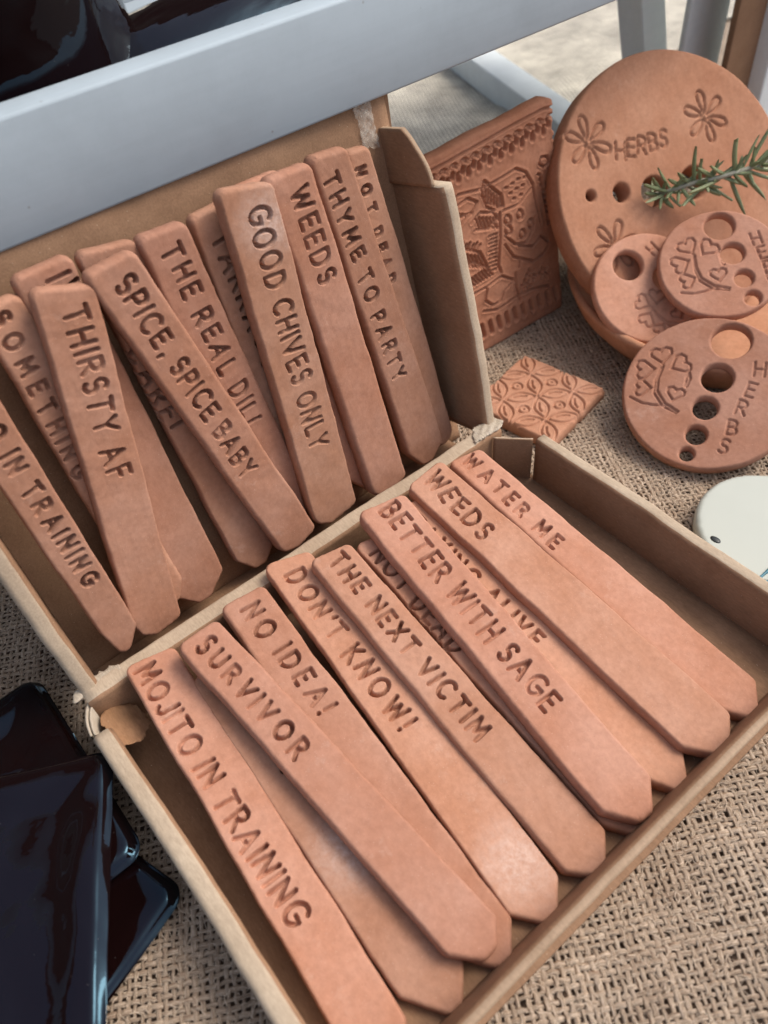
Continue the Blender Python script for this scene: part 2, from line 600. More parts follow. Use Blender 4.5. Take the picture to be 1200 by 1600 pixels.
# the same cloth where threads are too far or blurred to tell apart, and burlap behind with sunlight put into its colour
P, q = sheet(0.47, -0.1, 1.2, 0.5, 0.0002, 60, 60, 0.0006, 4)
tag(link('burlap_cloth', mesh_np('burlap_far', P, quads=q), M_CLOTH), kind='structure')
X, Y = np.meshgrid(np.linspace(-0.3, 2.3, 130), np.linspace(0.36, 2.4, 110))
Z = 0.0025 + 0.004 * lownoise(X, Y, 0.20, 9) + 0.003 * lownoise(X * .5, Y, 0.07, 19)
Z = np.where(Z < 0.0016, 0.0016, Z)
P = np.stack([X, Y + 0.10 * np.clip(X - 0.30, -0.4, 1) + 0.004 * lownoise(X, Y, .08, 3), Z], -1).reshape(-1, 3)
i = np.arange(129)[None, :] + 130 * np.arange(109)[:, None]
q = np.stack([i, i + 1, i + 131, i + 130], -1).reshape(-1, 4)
tag(link('sunlit_burlap_cloth', mesh_np('sunlit_burlap', P, quads=q), M_SUNLIT_BURLAP), kind='structure')

# ---------------------------------------------------------------- clay pieces
def seg_dist(P, a, b):
    d = b - a
    t = np.clip(((P - a) @ d) / max(d @ d, 1e-16), 0, 1)
    return np.linalg.norm(P - a - t[..., None] * d, axis=-1)


def poly_sdf(P, poly):
    """signed distance, negative inside"""
    poly = np.asarray(poly, float)
    d = np.full(P.shape[:-1], 1e9)
    inside = np.zeros(P.shape[:-1], bool)
    for k in range(len(poly)):
        a, b = poly[k], poly[(k + 1) % len(poly)]
        d = np.minimum(d, seg_dist(P, a, b))
        cond = (a[1] > P[..., 1]) != (b[1] > P[..., 1])
        with np.errstate(divide='ignore', invalid='ignore'):
            xi = (b[0] - a[0]) * (P[..., 1] - a[1]) / (b[1] - a[1]) + a[0]
        inside ^= cond & (P[..., 0] < xi)
    return np.where(inside, -d, d)


def inset_poly(poly, r):
    """move every edge of a convex polygon inwards by r"""
    poly = np.asarray(poly, float)
    ctr = poly.mean(0)
    n_ = len(poly)
    lines = []
    for k in range(n_):
        a, b = poly[k], poly[(k + 1) % n_]
        nn = unit(V(-(b - a)[1], (b - a)[0]))
        if nn @ (ctr - a) < 0:
            nn = -nn
        lines.append((nn, nn @ a + r))
    out = []
    for k in range(n_):
        (n1, c1), (n2, c2) = lines[k - 1], lines[k]
        out.append(np.linalg.solve(np.array([n1, n2]), V(c1, c2)))
    return np.array(out)


def arc(cx, cy, rx, ry, a0, a1, k=9):
    return [(cx + rx * math.cos(rad(a0 + (a1 - a0) * i / (k - 1))), cy + ry * math.sin(rad(a0 + (a1 - a0) * i / (k - 1)))) for i in range(k)]


FONT = {   # width, strokes in a cap height of 1
    'A': (.74, [[(0, 0), (.37, 1), (.74, 0)], [(.15, .34), (.59, .34)]]),
    'B': (.58, [[(0, 0), (0, 1)], [(0, 1), (.28, 1)] + arc(.28, .76, .24, .24, 90, -90, 7) + [(0, .52)], [(0, .52), (.3, .52)] + arc(.3, .26, .27, .26, 90, -90, 7) + [(0, 0)]]),
    'C': (.68, [arc(.40, .5, .40, .5, 50, 310, 14)]),
    'D': (.68, [[(0, 0), (0, 1), (.22, 1)] + arc(.22, .5, .44, .5, 90, -90, 11) + [(0, 0)]]),
    'E': (.52, [[(.52, 1), (0, 1), (0, 0), (.52, 0)], [(0, .52), (.44, .52)]]),
    'F': (.50, [[(.5, 1), (0, 1), (0, 0)], [(0, .52), (.42, .52)]]),
    'G': (.76, [arc(.42, .5, .42, .5, 48, 330, 15) + [(.80, .44), (.48, .44)]]),
    'H': (.64, [[(0, 0), (0, 1)], [(.64, 0), (.64, 1)], [(0, .52), (.64, .52)]]),
    'I': (.04, [[(.02, 0), (.02, 1)]]),
    'J': (.46, [[(.44, 1), (.44, .26)] + arc(.22, .24, .22, .24, 0, -160, 8)]),
    'K': (.60, [[(0, 0), (0, 1)], [(.56, 1), (.02, .46)], [(.16, .58), (.60, 0)]]),
    'L': (.48, [[(0, 1), (0, 0), (.48, 0)]]),
    'M': (.82, [[(0, 0), (.06, 1), (.41, .25), (.76, 1), (.82, 0)]]),
    'N': (.64, [[(0, 0), (0, 1), (.64, 0), (.64, 1)]]),
    'O': (.80, [arc(.40, .5, .40, .5, 0, 360, 19)]),
    'P': (.54, [[(0, 0), (0, 1), (.28, 1)] + arc(.28, .73, .26, .27, 90, -90, 8) + [(0, .46)]]),
    'R': (.60, [[(0, 0), (0, 1), (.28, 1)] + arc(.28, .74, .26, .26, 90, -90, 8) + [(0, .48)], [(.24, .48), (.60, 0)]]),
    'S': (.54, [arc(.28, .75, .24, .25, 35, 250, 10) + arc(.27, .26, .26, .26, 80, -145, 10)]),
    'T': (.64, [[(0, 1), (.64, 1)], [(.32, 1), (.32, 0)]]),
    'U': (.64, [[(0, 1), (0, .32)] + arc(.32, .32, .32, .32, 180, 360, 9) + [(.64, 1)]]),
    'V': (.70, [[(0, 1), (.35, 0), (.70, 1)]]),
    'W': (.98, [[(0, 1), (.22, 0), (.49, .85), (.76, 0), (.98, 1)]]),
    'X': (.62, [[(0, 0), (.62, 1)], [(0, 1), (.62, 0)]]),
    'Y': (.66, [[(0, 1), (.33, .5), (.66, 1)], [(.33, .5), (.33, 0)]]),
    '!': (.06, [[(.03, 1), (.03, .34)], [(.03, .03), (.03, .0)]]),
    ',': (.10, [[(.08, .06), (.04, -.14)]]),
    "'": (.06, [[(.05, 1.0), (.03, .82)]]),
}


def glyphs(text, x0, x1, yc, h, rnd, jit=1.0):
    """strokes of a stamped line of text from x0 to x1 centred on height yc (list of (polyline, depth))"""
    ws, xs, x = [], [], 0.0
    for ch in text:
        wd = 0.42 if ch == ' ' else FONT[ch][0]
        xs.append(x)
        ws.append(wd)
        x += wd + (0.0 if ch == ' ' else 0.30)
    tot = x - 0.30
    k = (x1 - x0) / tot
    out = []
    for ch, cx, wd in zip(text, xs, ws):
        if ch == ' ':
            continue
        sx = min(k * 0.88, h * 0.92)
        # letters keep their shape, the spacing takes the stretch
        mid = x0 + (cx + wd / 2) * k
        a = rad(rnd.gauss(0, 3.6) * jit)
        dy = rnd.gauss(0, 0.030) * h * jit
        hh = h * (1 + rnd.gauss(0, 0.035) * jit)
        dep = min(1.25, max(0.55, rnd.gauss(1.0, 0.20)))
        tilt = rnd.gauss(0, 0.25)
        for st in FONT[ch][1]:
            pl = []
            for (gx, gy) in st:
                px_, py_ = (gx - wd / 2) * sx, (gy - 0.5) * hh
                pl.append((mid + px_ * math.cos(a) - py_ * math.sin(a), yc + dy + px_ * math.sin(a) + py_ * math.cos(a)))
            out.append((np.array(pl), dep, tilt, (mid, yc, h)))
    return out


def stamp(P, strokes, r, s, depth, lip=0.00005):
    """height change that the strokes press into the points P"""
    dz = np.zeros(P.shape[:-1])
    for pl, dep, tilt, (mx, my, h) in strokes:
        lo, hi = pl.min(0) - 4 * r, pl.max(0) + 4 * r
        mk = (P[..., 0] > lo[0]) & (P[..., 0] < hi[0]) & (P[..., 1] > lo[1]) & (P[..., 1] < hi[1])
        if not mk.any():
            continue
        Q = P[mk]
        d = np.full(len(Q), 1e9)
        for k in range(len(pl) - 1):
            d = np.minimum(d, seg_dist(Q, pl[k], pl[k + 1]))
        t = np.clip((d - (r - s)) / (2 * s), 0, 1)
        sm_ = 1 - t * t * (3 - 2 * t)
        dloc = dep * (1 + tilt * np.clip((Q[:, 1] - my) / h, -.6, .6))
        z = -depth * dloc * sm_ * (0.88 + 0.12 * np.clip(1 - d / r, 0, 1)) + lip * np.exp(-((d - r - 1.6 * s) / (1.6 * s)) ** 2)
        cur = dz[mk]
        dz[mk] = np.where(sm_ > 0.02, np.minimum(cur, z), np.where(cur < -1e-5, cur, np.maximum(cur, z)))
    return dz


def slab(name, sdf, xs, ys, t, rf, relief, bottom='ngon', rb=0.0006, bulge=0.0, warp=None):
    """a slab of clay: outline where sdf<0, top face at z=relief(P), thickness t, edge rounded by rf"""
    X, Y = np.meshgrid(xs, ys, indexing='ij')
    P = np.stack([X, Y], -1)
    S = sdf(P)
    cen = (P[:-1, :-1] + P[1:, 1:]) / 2
    keep = sdf(cen) < 0
    nx, ny = len(xs), len(ys)
    I = np.arange(nx * ny).reshape(nx, ny)
    q = np.stack([I[:-1, :-1], I[1:, :-1], I[1:, 1:], I[:-1, 1:]], -1)[keep]
    e = np.concatenate([q[:, [0, 1]], q[:, [1, 2]], q[:, [2, 3]], q[:, [3, 0]]])
    key = e[:, 0].astype(np.int64) * (nx * ny) + e[:, 1]
    rev = e[:, 1].astype(np.int64) * (nx * ny) + e[:, 0]
    be = e[~np.isin(key, rev)]
    bv = np.unique(be)
    P = P.reshape(-1, 2).copy()
    Sf = S.reshape(-1)
    eps = 2e-5
    for _ in range(3):
        p = P[bv]
        s0 = sdf(p)
        g = np.stack([sdf(p + V(eps, 0)) - sdf(p - V(eps, 0)), sdf(p + V(0, eps)) - sdf(p - V(0, eps))], -1) / (2 * eps)
        gn = np.linalg.norm(g, axis=1, keepdims=True)
        g = g / np.maximum(gn, 1e-6)
        P[bv] = p - g * s0[:, None]
    use = np.unique(q)
    mp_ = np.full(nx * ny, -1)
    mp_[use] = np.arange(len(use))
    P = P[use]
    q = mp_[q]
    be = mp_[be]
    bvn = mp_[bv]
    d = np.maximum(-sdf(P), 0)
    d[bvn] = 0
    fz_ = np.where(d < rf, rf - np.sqrt(np.maximum(rf * rf - (rf - np.minimum(d, rf)) ** 2, 0)), 0)
    z = -fz_ + relief(P, d)
    base = np.concatenate([P, z[:, None]], 1)
    if warp is not None:
        base[:, 2] += warp(P)
    nb = len(bvn)
    loc = np.full(len(use), -1)
    loc[bvn] = np.arange(nb)
    p = P[bvn]
    gx = g
    wz = warp(p) if warp is not None else 0
    rings = []
    for (o_, zz) in ((bulge, -(t * 0.5)), (0.0, -(t - rb)), (-rb, -t)):
        rings.append(np.column_stack([p + gx * o_, np.full(nb, zz) + wz]))
    n0 = len(base)
    verts = np.concatenate([base] + rings)
    quads = [q]
    top = be
    prev = be
    for k in range(3):
        nx_ = loc[be] + n0 + k * nb
        quads.append(np.stack([prev[:, 1], prev[:, 0], nx_[:, 0], nx_[:, 1]], -1))
        prev = nx_
    if bottom == 'copy':
        n1 = len(verts)
        bb = np.column_stack([P, np.full(len(P), -t) + (warp(P) if warp is not None else 0)])
        bb[bvn] = rings[2]
        verts = np.concatenate([verts, bb])
        quads.append(q[:, ::-1] + n1)
    return mesh_np(name, verts, quads=np.concatenate(quads))


def clay_relief(seed, amp=0.00016):
    def f(P, d):
        return amp * lownoise(P[:, 0], P[:, 1], 0.030, seed) + amp * 0.4 * lownoise(P[:, 0], P[:, 1], 0.008, seed + 1)
    return f


H = 0.027            # height of the tray walls
LA = rad(75)         # the raised half of the box leans back by 15 degrees
LU = V(0, math.cos(LA), math.sin(LA))
LN = V(0, -math.sin(LA), math.cos(LA))
LO = V(0, 0.1555, H)
TRAY = (V(0, 0, 0), V(0, 0, 1))
LID = (LO, LN)
R_ = random.Random(3)


def marker(bed, label, TL, TR, SL, SR, TIP, h0, h1, texts=(), t=0.0066, seed=0, hw=0.405, group=None, rt=None):
    o, n_ = bed
    P0 = [on(p, o + n_ * h0, n_) for p in (TL, TR)]
    P1 = [on(p, o + n_ * h1, n_) for p in (SL, SR, TIP)]
    head = (P0[0] + P0[1]) / 2
    xa = unit((P1[0] + P1[1]) / 2 - head)
    ya = (P0[1] - P0[0])
    ya = unit(ya - xa * (ya @ xa))
    # keep the face square to the bed apart from the slope along its length
    ya = unit(np.cross(unit(n_ - xa * (n_ @ xa)), xa))
    za = np.cross(xa, ya)
    loc = lambda p: V((p - head) @ xa, (p - head) @ ya)
    tl, tr_, sl, sr, tip = [loc(p) for p in (*P0, *P1)]
    rnd = random.Random(seed * 7 + 1)
    # blunt the tip a little
    la, lb = np.linalg.norm(sl - tip), np.linalg.norm(sr - tip)
    a = tip + (sl - tip) * min(0.5, max(0.12, 0.0036 / la))
    b = tip + (sr - tip) * min(0.5, max(0.12, 0.0036 / lb))
    poly = np.array([tl, sl, a, b, sr, tr_])
    rc = 0.0024
    try:
        ip = inset_poly(poly, rc)
    except Exception:
        ip = poly
    wseed = seed * 13 + 5

    def sdf(P):
        Q = np.stack([P[..., 0], P[..., 1] + 0.00035 * lownoise(P[..., 0], P[..., 0] * 0 + seed, 0.05, wseed, 2)], -1)
        return poly_sdf(Q, ip) - rc - 0.0005 + 0.00020 * lownoise(P[..., 0], P[..., 1], 0.026, wseed + 3, 2) + 0.00007 * lownoise(P[..., 0], P[..., 1], 0.0035, wseed + 9, 2)

    strokes = []
    wid = abs(tr_[1] - tl[1])
    xr = []
    for (txt, pa, pb, *opt) in texts:
        A_, B_ = [on(p, head, za) for p in (pa, pb)]
        A_, B_ = loc(A_), loc(B_)
        hh = hw * wid * (opt[0] if opt else 1.0)
        xr.append((A_[0], B_[0]))
        gl = glyphs(txt, A_[0], B_[0], 0.0, hh, rnd)
        # follow the line from A to B
        for pl, dep, tl_, info in gl:
            f = (pl[:, 0] - A_[0]) / (B_[0] - A_[0])
            pl[:, 1] += A_[1] + (B_[1] - A_[1]) * f
            fm = (info[0] - A_[0]) / (B_[0] - A_[0])
            strokes.append((pl, dep, tl_, (info[0], A_[1] + (B_[1] - A_[1]) * fm, hh)))
    x0, x1 = min(tl[0], tr_[0]) - 0.0016, tip[0] + 0.002
    y0, y1 = poly[:, 1].min() - 0.0018, poly[:, 1].max() + 0.0018
    if xr:
        fa, fb = min(a_[0] for a_ in xr) - 0.002, max(a_[1] for a_ in xr) + 0.002
        fa = max(fa, x0)
        seg = [np.arange(x0, fa, 0.0006), np.arange(fa, fb, 0.00027), np.arange(fb, x1, 0.0008)]
        xs = np.concatenate(seg)
        ys = np.arange(y0, y1, 0.00029)
    else:
        xs = np.arange(x0, x1, 0.0007)
        ys = np.arange(y0, y1, 0.0005)
    cr = clay_relief(wseed)
    r_ = rt or 0.00066

    def relief(P, d):
        z = cr(P, d)
        edge = 0.00018 * np.exp(-d / 0.003)
        return z - edge + stamp(P, strokes, r_, 0.00017, 0.0031)

    L = tip[0]
    bend = rnd.uniform(-0.0006, 0.0006)

    def warp(P):
        return bend * 4 * (P[:, 0] / L) * (1 - P[:, 0] / L)
    me = slab('plant_marker', sdf, xs, ys, t, rnd.uniform(0.0007, 0.0017), relief, bulge=0.0002, warp=warp)
    # close the underside with a light strip of faces
    ob = link('plant_marker', me, M_BLOOM.get(seed, M_CLAY), frame=frame(head, xa, ya, za))
    tag(ob, label, 'plant marker', group or GROUP_T)
    return ob


GROUP_T = 'clay plant markers in the lower tray'
GROUP_L = 'clay plant markers in the raised half of the box'
MT = [
 ('tray marker stamped MOJITO IN TRAINING, nearest the left wall', (195,1043),(270,1010),(545,1650),(632,1592),(630,1672),.033,.0095,[('MOJITO IN TRAINING',(222,1042),(470,1440))]),
 ('mostly hidden marker under the SURVIVOR one, only two letter scraps showing', (300,1062),(362,1030),(625,1557),(722,1500),(722,1591),.031,.0095,[('UP',(430,1160),(462,1212))]),
 ('tray marker stamped SURVIVOR, lying on top of two others', (278,1009),(337,966),(700,1490),(775,1430),(778,1499),.042,.0165,[('SURVIVOR',(316,1000),(473,1178))]),
 ('tray marker stamped NO IDEA! with exclamation mark, half under SURVIVOR', (344,949),(409,913),(725,1497),(797,1434),(799,1516),.034,.0095,[('NO IDEA!',(388,945),(512,1108))]),
 ("tray marker stamped DON'T KNOW! with pale gritty tip", (413,884),(482,860),(797,1426),(870,1367),(872,1443),.034,.0095,[("DON'T KNOW!",(455,893),(637,1132))]),
 ('tray marker stamped THE NEXT VICTIM', (484,876),(545,848),(883,1360),(945,1297),(950,1367),.0385,.0105,[('THE NEXT VICTIM',(523,868),(757,1148))]),
 ('tray marker stamped NOT DEAD, lying under BETTER WITH SAGE', (556,852),(625,822),(943,1285),(1010,1235),(1013,1302),.034,.0095,[('NOT DEAD',(590,858),(722,1012))]),
 ('tray marker stamped BETTER WITH SAGE, lying on top of NOT DEAD', (560,801),(631,771),(943,1267),(1017,1213),(1023,1284),.0425,.0165,[('BETTER WITH SAGE',(605,790),(865,1102))]),
 ('tray marker stamped STAYING ALIVE, between BETTER WITH SAGE and WEEDS', (598,800),(656,778),(1010,1215),(1067,1162),(1083,1237),.034,.0095,[('STAYING ALIVE',(628,792),(842,1003))]),
 ('tray marker stamped WEEDS with a pale polished lower half', (639,760),(687,719),(1067,1165),(1142,1113),(1144,1176),.0385,.0135,[('WEEDS',(672,742),(762,836))]),
 ('tray marker stamped WATER ME, nearest the right wall', (702,722),(750,699),(1115,1105),(1181,1062),(1193,1122),.0335,.0095,[('WATER ME',(728,712),(873,852))]),
]
ML = [
 ('raised box marker stamped MOJITO IN TRAINING, cut by the left picture edge', (-165,520),(-100,470),(162,992),(214,978),(202,1028),-.008,-.006,[('MOJITO IN TRAINING',(-108,525),(147,913))]),
 ('raised box marker stamped SOMETHING, behind the THIRSTY AF one', (-38,492),(30,462),(222,930),(284,905),(281,952),-.0145,-.0165,[('SOMETHING',(-2,488),(132,748))]),
 ('raised box marker whose head shows left above THIRSTY AF', (21,440),(107,402),(275,935),(349,892),(326,945),-.0150,-.0175,[('IVY',(92,432),(130,500))]),
 ('raised box marker stamped THIRSTY AF', (53,459),(148,447),(209,976),(283,964),(234,1003),-.0060,-.0105,[('THIRSTY AF',(117,480),(190,747))]),
 ('raised box marker ending in ARE!, behind the SPICE one', (123,399),(214,378),(373,878),(428,846),(412,892),-.0150,-.0180,[('CARE!',(214,540),(275,667))]),
 ('raised box marker stamped SPICE, SPICE BABY', (134,434),(210,395),(440,861),(495,827),(458,866),-.0055,-.0115,[('SPICE, SPICE BABY',(193,437),(393,740))]),
 ('raised box marker stamped THE REAL DILL', (216,376),(289,350),(425,820),(492,792),(470,838),-.0120,-.0175,[('THE REAL DILL',(266,383),(400,668))]),
 ('raised box marker half hidden behind GOOD CHIVES ONLY on its left', (300,344),(372,308),(478,800),(545,768),(530,815),-.0165,-.0185,[('TARRAGON',(346,362),(440,600))]),
 ('raised box marker stamped GOOD CHIVES ONLY with white bloom at its head', (344,302),(427,288),(494,812),(558,786),(510,826),-.0060,-.0115,[('GOOD CHIVES ONLY',(402,325),(500,698))]),
 ('raised box marker almost hidden between GOOD CHIVES ONLY and WEEDS', (368,298),(442,268),(545,750),(608,728),(592,774),-.0150,-.0180,[('BUDS',(470,455),(506,552))]),
 ('raised box marker stamped WEEDS in the upper quarter only', (419,284),(487,256),(586,773),(636,744),(602,778),-.0070,-.0115,[('WEEDS',(468,293),(514,440))]),
 ('raised box marker stamped THYME TO PARTY', (487,250),(543,232),(640,712),(693,690),(671,732),-.0115,-.0165,[('THYME TO PARTY',(516,272),(625,592))]),
 ('raised box marker stamped NOT DEAD, against the right wall', (543,240),(577,229),(650,693),(708,672),(703,697),-.0165,-.0185,[('NOT DEAD',(563,258),(612,445))]),
]
for k, a in enumerate(MT):
    marker(TRAY, *a, seed=k + 1)
for k, a in enumerate(ML):
    marker(LID, *a, seed=k + 40, group=GROUP_L)

# ---------------------------------------------------------------- cardboard box
W = 0.2013
box = empty('cardboard_box', (W / 2, 0.075, 0))
tag(box, 'open kraft cardboard box, lower tray flat and other half propped up, full of clay markers', 'box')


def wall(name, p0, p1, up, out, h, t, seed, r=None, bow=0.0, mats=(None, None), nseg=40, wob=0.0004, taper=None, lean=0.0):
    """upright folded wall from p0 to p1 (inner foot), out = towards its outer face"""
    p0, p1, up, out = [np.asarray(v_, float) for v_ in (p0, p1, up, out)]
    r = r or t / 2
    prof = [(t, 0.0, 1), (t, h * 0.5, 1), (t, h - r, 1)]
    for k in range(1, 6):
        a_ = math.pi / 2 * k / 6
        prof.append((t - r + r * math.cos(a_), h - r + r * math.sin(a_), 1))
    prof.append((t - r, h, 1))
    if t - 2 * r > 1e-5:
        prof.append((r, h, 1))
    for k in range(1, 6):
        a_ = math.pi / 2 + math.pi / 2 * k / 6
        prof.append((r + r * math.cos(a_), h - r + r * math.sin(a_), 1 if k < 3 else 0))
    prof += [(0, h - r, 0), (0, h * 0.5, 0), (0, 0, 0)]
    L = np.linalg.norm(p1 - p0)
    vs, fs, mi = [], [], []
    m_ = len(prof)
    for i_ in range(nseg + 1):
        s = i_ / nseg
        c = p0 + (p1 - p0) * s
        w1 = wob * lownoise(np.array([s * L]), np.array([0.0]), 0.06, seed)[0]
        w2 = wob * 0.8 * lownoise(np.array([s * L]), np.array([0.3]), 0.04, seed + 1)[0]
        w3 = wob * 0.5 * lownoise(np.array([s * L]), np.array([0.7]), 0.012, seed + 2)[0]
        bw = bow * 4 * s * (1 - s)
        tp = 1 if taper is None else taper(s)
        for (x_, y_, _) in prof:
            f = y_ / h
            vs.append(c + out * (x_ + (w1 + bw) * f + w3 * f + lean * (f - 1)) + up * (y_ * tp + w2 * f))
    for i_ in range(nseg):
        for j in range(m_ - 1):
            a_, b_ = i_ * m_ + j, i_ * m_ + j + 1
            fs.append((a_, b_, b_ + m_, a_ + m_))
            mi.append(1 if (prof[j][2] and prof[j + 1][2]) else 0)
    fs.append(tuple(range(m_))[::-1])
    fs.append(tuple(nseg * m_ + j for j in range(m_)))
    mi += [1, 1]
    if np.dot(np.cross(p1 - p0, up), out) > 0:
        fs = [f[::-1] for f in fs]
    me = mesh_np(name, vs, faces=fs)
    me.polygons.foreach_set('material_index', mi)
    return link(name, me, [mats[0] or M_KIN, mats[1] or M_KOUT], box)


def board(name, O, ex, ey, nx, ny, thick, nz, seed, mat, amp=0.0003, parent=None, edge=None):
    """thin bent sheet over the rectangle O + s*ex + t*ey with thickness along nz"""
    S, T = np.meshgrid(np.linspace(0, 1, nx + 1), np.linspace(0, 1, ny + 1), indexing='ij')
    if edge is not None:
        T = edge(S, T)
    Lx, Ly = np.linalg.norm(ex), np.linalg.norm(ey)
    dz = amp * lownoise(S * Lx, T * Ly, 0.05, seed)
    base = O + S[..., None] * ex + T[..., None] * ey + dz[..., None] * nz
    top = base + nz * thick
    n_ = (nx + 1) * (ny + 1)
    I = np.arange(n_).reshape(nx + 1, ny + 1)
    q = np.stack([I[:-1, :-1], I[1:, :-1], I[1:, 1:], I[:-1, 1:]], -1).reshape(-1, 4)
    if np.dot(np.cross(ex, ey), nz) < 0:
        q = q[:, ::-1]
    rim = list(I[:, 0]) + list(I[-1, 1:]) + list(I[:-1, -1][::-1]) + list(I[0, 1:-1][::-1])
    rim = np.array(rim)
    r2 = np.roll(rim, -1)
    side = np.stack([rim, r2, r2 + n_, rim + n_], -1)
    if np.dot(np.cross(ex, ey), nz) < 0:
        side = side[:, ::-1]
    me = mesh_np(name, np.concatenate([base.reshape(-1, 3), top.reshape(-1, 3)]), quads=np.concatenate([q[:, ::-1], q + n_, side]), smooth=False)
    return link(name, me, mat, parent if parent is not None else box)


UP = V(0, 0, 1)
# lower tray
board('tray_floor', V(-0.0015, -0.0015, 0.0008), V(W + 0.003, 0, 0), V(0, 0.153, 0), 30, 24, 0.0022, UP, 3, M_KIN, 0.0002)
wall('tray_wall', V(0, -0.002, 0.0009), V(0, 0.1385, 0.0009), UP, V(-1, 0, 0), H - 0.001, 0.0070, 11, bow=-0.001, r=0.0022, wob=0.0003)
wall('tray_wall', V(W, -0.001, 0.0009), V(W, 0.136, 0.0009), UP, V(1, 0, 0), H - 0.001, 0.0058, 12, bow=0.001, r=0.0018, wob=0.0003)
wall('tray_wall', V(-0.006, 0, 0.0009), V(W + 0.005, 0, 0.0009), UP, V(0, -1, 0), H - 0.0015, 0.0036, 13, bow=-0.001, r=0.0018, lean=0.0075, nseg=70, wob=0.00016, mats=(M_KIN, M_KMID))
wall('tray_wall', V(-0.002, 0.1505, 0.0009), V(W - 0.006, 0.1505, 0.0009), UP, V(0, 1, 0), H - 0.0005, 0.0080, 14, r=0.002, wob=0.0005)
# far right corner of the tray: the folded flap ends short and the corner web stands behind it
wall('corner_web', V(W - 0.0005, 0.137, 0.001), V(W - 0.0120, 0.1493, 0.001), UP, unit(V(1, 1, 0)), H - 0.0015, 0.0012, 15, wob=0.0004, nseg=12)
# raised half
LID_W0, LID_W1 = 0.0045, 0.1985
DEP = 0.0300


def lp(x, u, n_):
    return V(x, 0, 0) + LO + LU * u + LN * n_


panel_edge = lambda S, T: T * (1 + (0.0022 * np.sin(S * 7) + 0.0008 * np.sin(S * 31)) * (T > 0.98) + (T > 0.9) * (S - 0.5) * 0.0)
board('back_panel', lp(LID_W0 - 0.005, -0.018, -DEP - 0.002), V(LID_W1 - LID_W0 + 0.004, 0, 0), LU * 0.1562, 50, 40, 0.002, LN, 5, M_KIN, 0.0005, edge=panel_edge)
wall('side_wall', lp(LID_W0, -0.004, -DEP), lp(LID_W0, 0.150, -DEP), LN, V(-1, 0, 0), DEP, 0.0066, 21, bow=0.001, r=0.0022, wob=0.0003)
wall('side_wall', lp(LID_W1 - 0.0075, -0.004, -DEP), lp(LID_W1 - 0.0055, 0.103, -DEP), LN, V(1, 0, 0), DEP, 0.0062, 22, r=0.0024, bow=0.0012)
wall('corner_flap', lp(LID_W1 - 0.0068, 0.1035, -DEP), lp(LID_W1 - 0.0062, 0.1235, -DEP), LN, V(1, 0, 0), DEP * 0.86, 0.0022, 23, r=0.001, nseg=14, mats=(M_KIN, M_KMID), taper=lambda s: 1 - 0.45 * s * s)
wall('bottom_wall', lp(LID_W0, -0.016, -DEP), lp(LID_W1 - 0.008, -0.016, -DEP), LN, -LU, DEP - 0.004, 0.0030, 24)


def torn(name, outline, O, ex, ey, nz, seed, mat=None, amp=0.0008, thick=0.0005, res=0.0007):
    """ragged scrap of paper liner"""
    poly = np.array(outline, float)
    lo, hi = poly.min(0) - 0.002, poly.max(0) + 0.002
    sd_ = lambda P: poly_sdf(P, poly) + 0.0007 * lownoise(P[..., 0], P[..., 1], 0.004, seed, 3)
    me = slab(name, sd_, np.arange(lo[0], hi[0], res), np.arange(lo[1], hi[1], res), thick, thick * 0.3,
              lambda P, d: amp * lownoise(P[:, 0], P[:, 1], 0.008, seed + 4) * np.clip(d / 0.002 + .3, 0, 1), rb=thick * 0.2, bottom='copy')
    return link(name, me, mat or M_KTORN, box, frame(O, unit(ex), unit(ey), unit(nz)))


torn('torn_liner', [(-.0105, -.002), (.002, -.0025), (.010, -.001), (.008, .003), (-.002, .0035), (-.009, .0015)], V(0.004, 0.1565, H + 0.0004), V(1, 0, 0), V(0, 1, 0), UP, 61, amp=0.0004)
for k_, (r0_, dz_) in enumerate(((0.0, 0.0), (0.0012, -0.0006))):
    ang_ = np.linspace(rad(175), rad(95), 9)
    pp_ = [V(0.0035 + (0.0105 - r0_) * math.cos(a_), 0.1385 + (0.0165 - r0_) * math.sin(a_), 0) for a_ in ang_]
    vs_, fs_ = [], []
    for p_ in pp_:
        q_ = p_ + unit(V(0.0035, 0.1385, 0) - p_) * 0.0007
        vs_ += [p_ + V(0, 0, 0.001), p_ + V(0, 0, H - 0.001 + dz_), q_ + V(0, 0, H - 0.001 + dz_), q_ + V(0, 0, 0.001)]
    for i_ in range(8):
        for j in range(4):
            fs_.append((i_ * 4 + j, (i_ + 1) * 4 + j, (i_ + 1) * 4 + (j + 1) % 4, i_ * 4 + (j + 1) % 4))
    link('corner_web', mesh_np('corner_web', vs_, faces=fs_), M_KTORN, box)
torn('torn_liner', [(-.010, -.003), (.004, -.0035), (.008, -.001), (.006, .004), (-.004, .0045), (-.008, .002)], V(W - 0.010, 0.1545, H + 0.0012), V(1, 0, 0), V(0, 1, 0), UP, 63, amp=0.0009)
torn('torn_liner', [(-.006, -.009), (.004, -.0095), (.010, -.003), (.009, .006), (.001, .0095), (-.005, .006)], V(0.0030, 0.1425, H - 0.0085), unit(V(1, 0, -.5)), V(0, 1, 0), unit(V(.5, 0, 1)), 64, mat=M_KRAW, amp=0.0006)
# tape at the top corner of the raised half
torn('tape_strip', [(-.0035, -.020), (.0035, -.021), (.0045, .0015), (-.004, .002)], lp(LID_W1 - 0.0115, 0.1385, -DEP + 0.0007), V(1, 0, 0), LU, LN, 66, mat=M_TAPE, amp=0.0004, thick=0.0002)
# outer flap standing behind the top corner
board('outer_flap', V(0.1935, 0.219, 0.095), V(0.0085, 0.001, 0), V(0, 0.004, 0.062), 8, 20, 0.0016, V(0, -1, 0), 8, M_KIN, 0.0004)

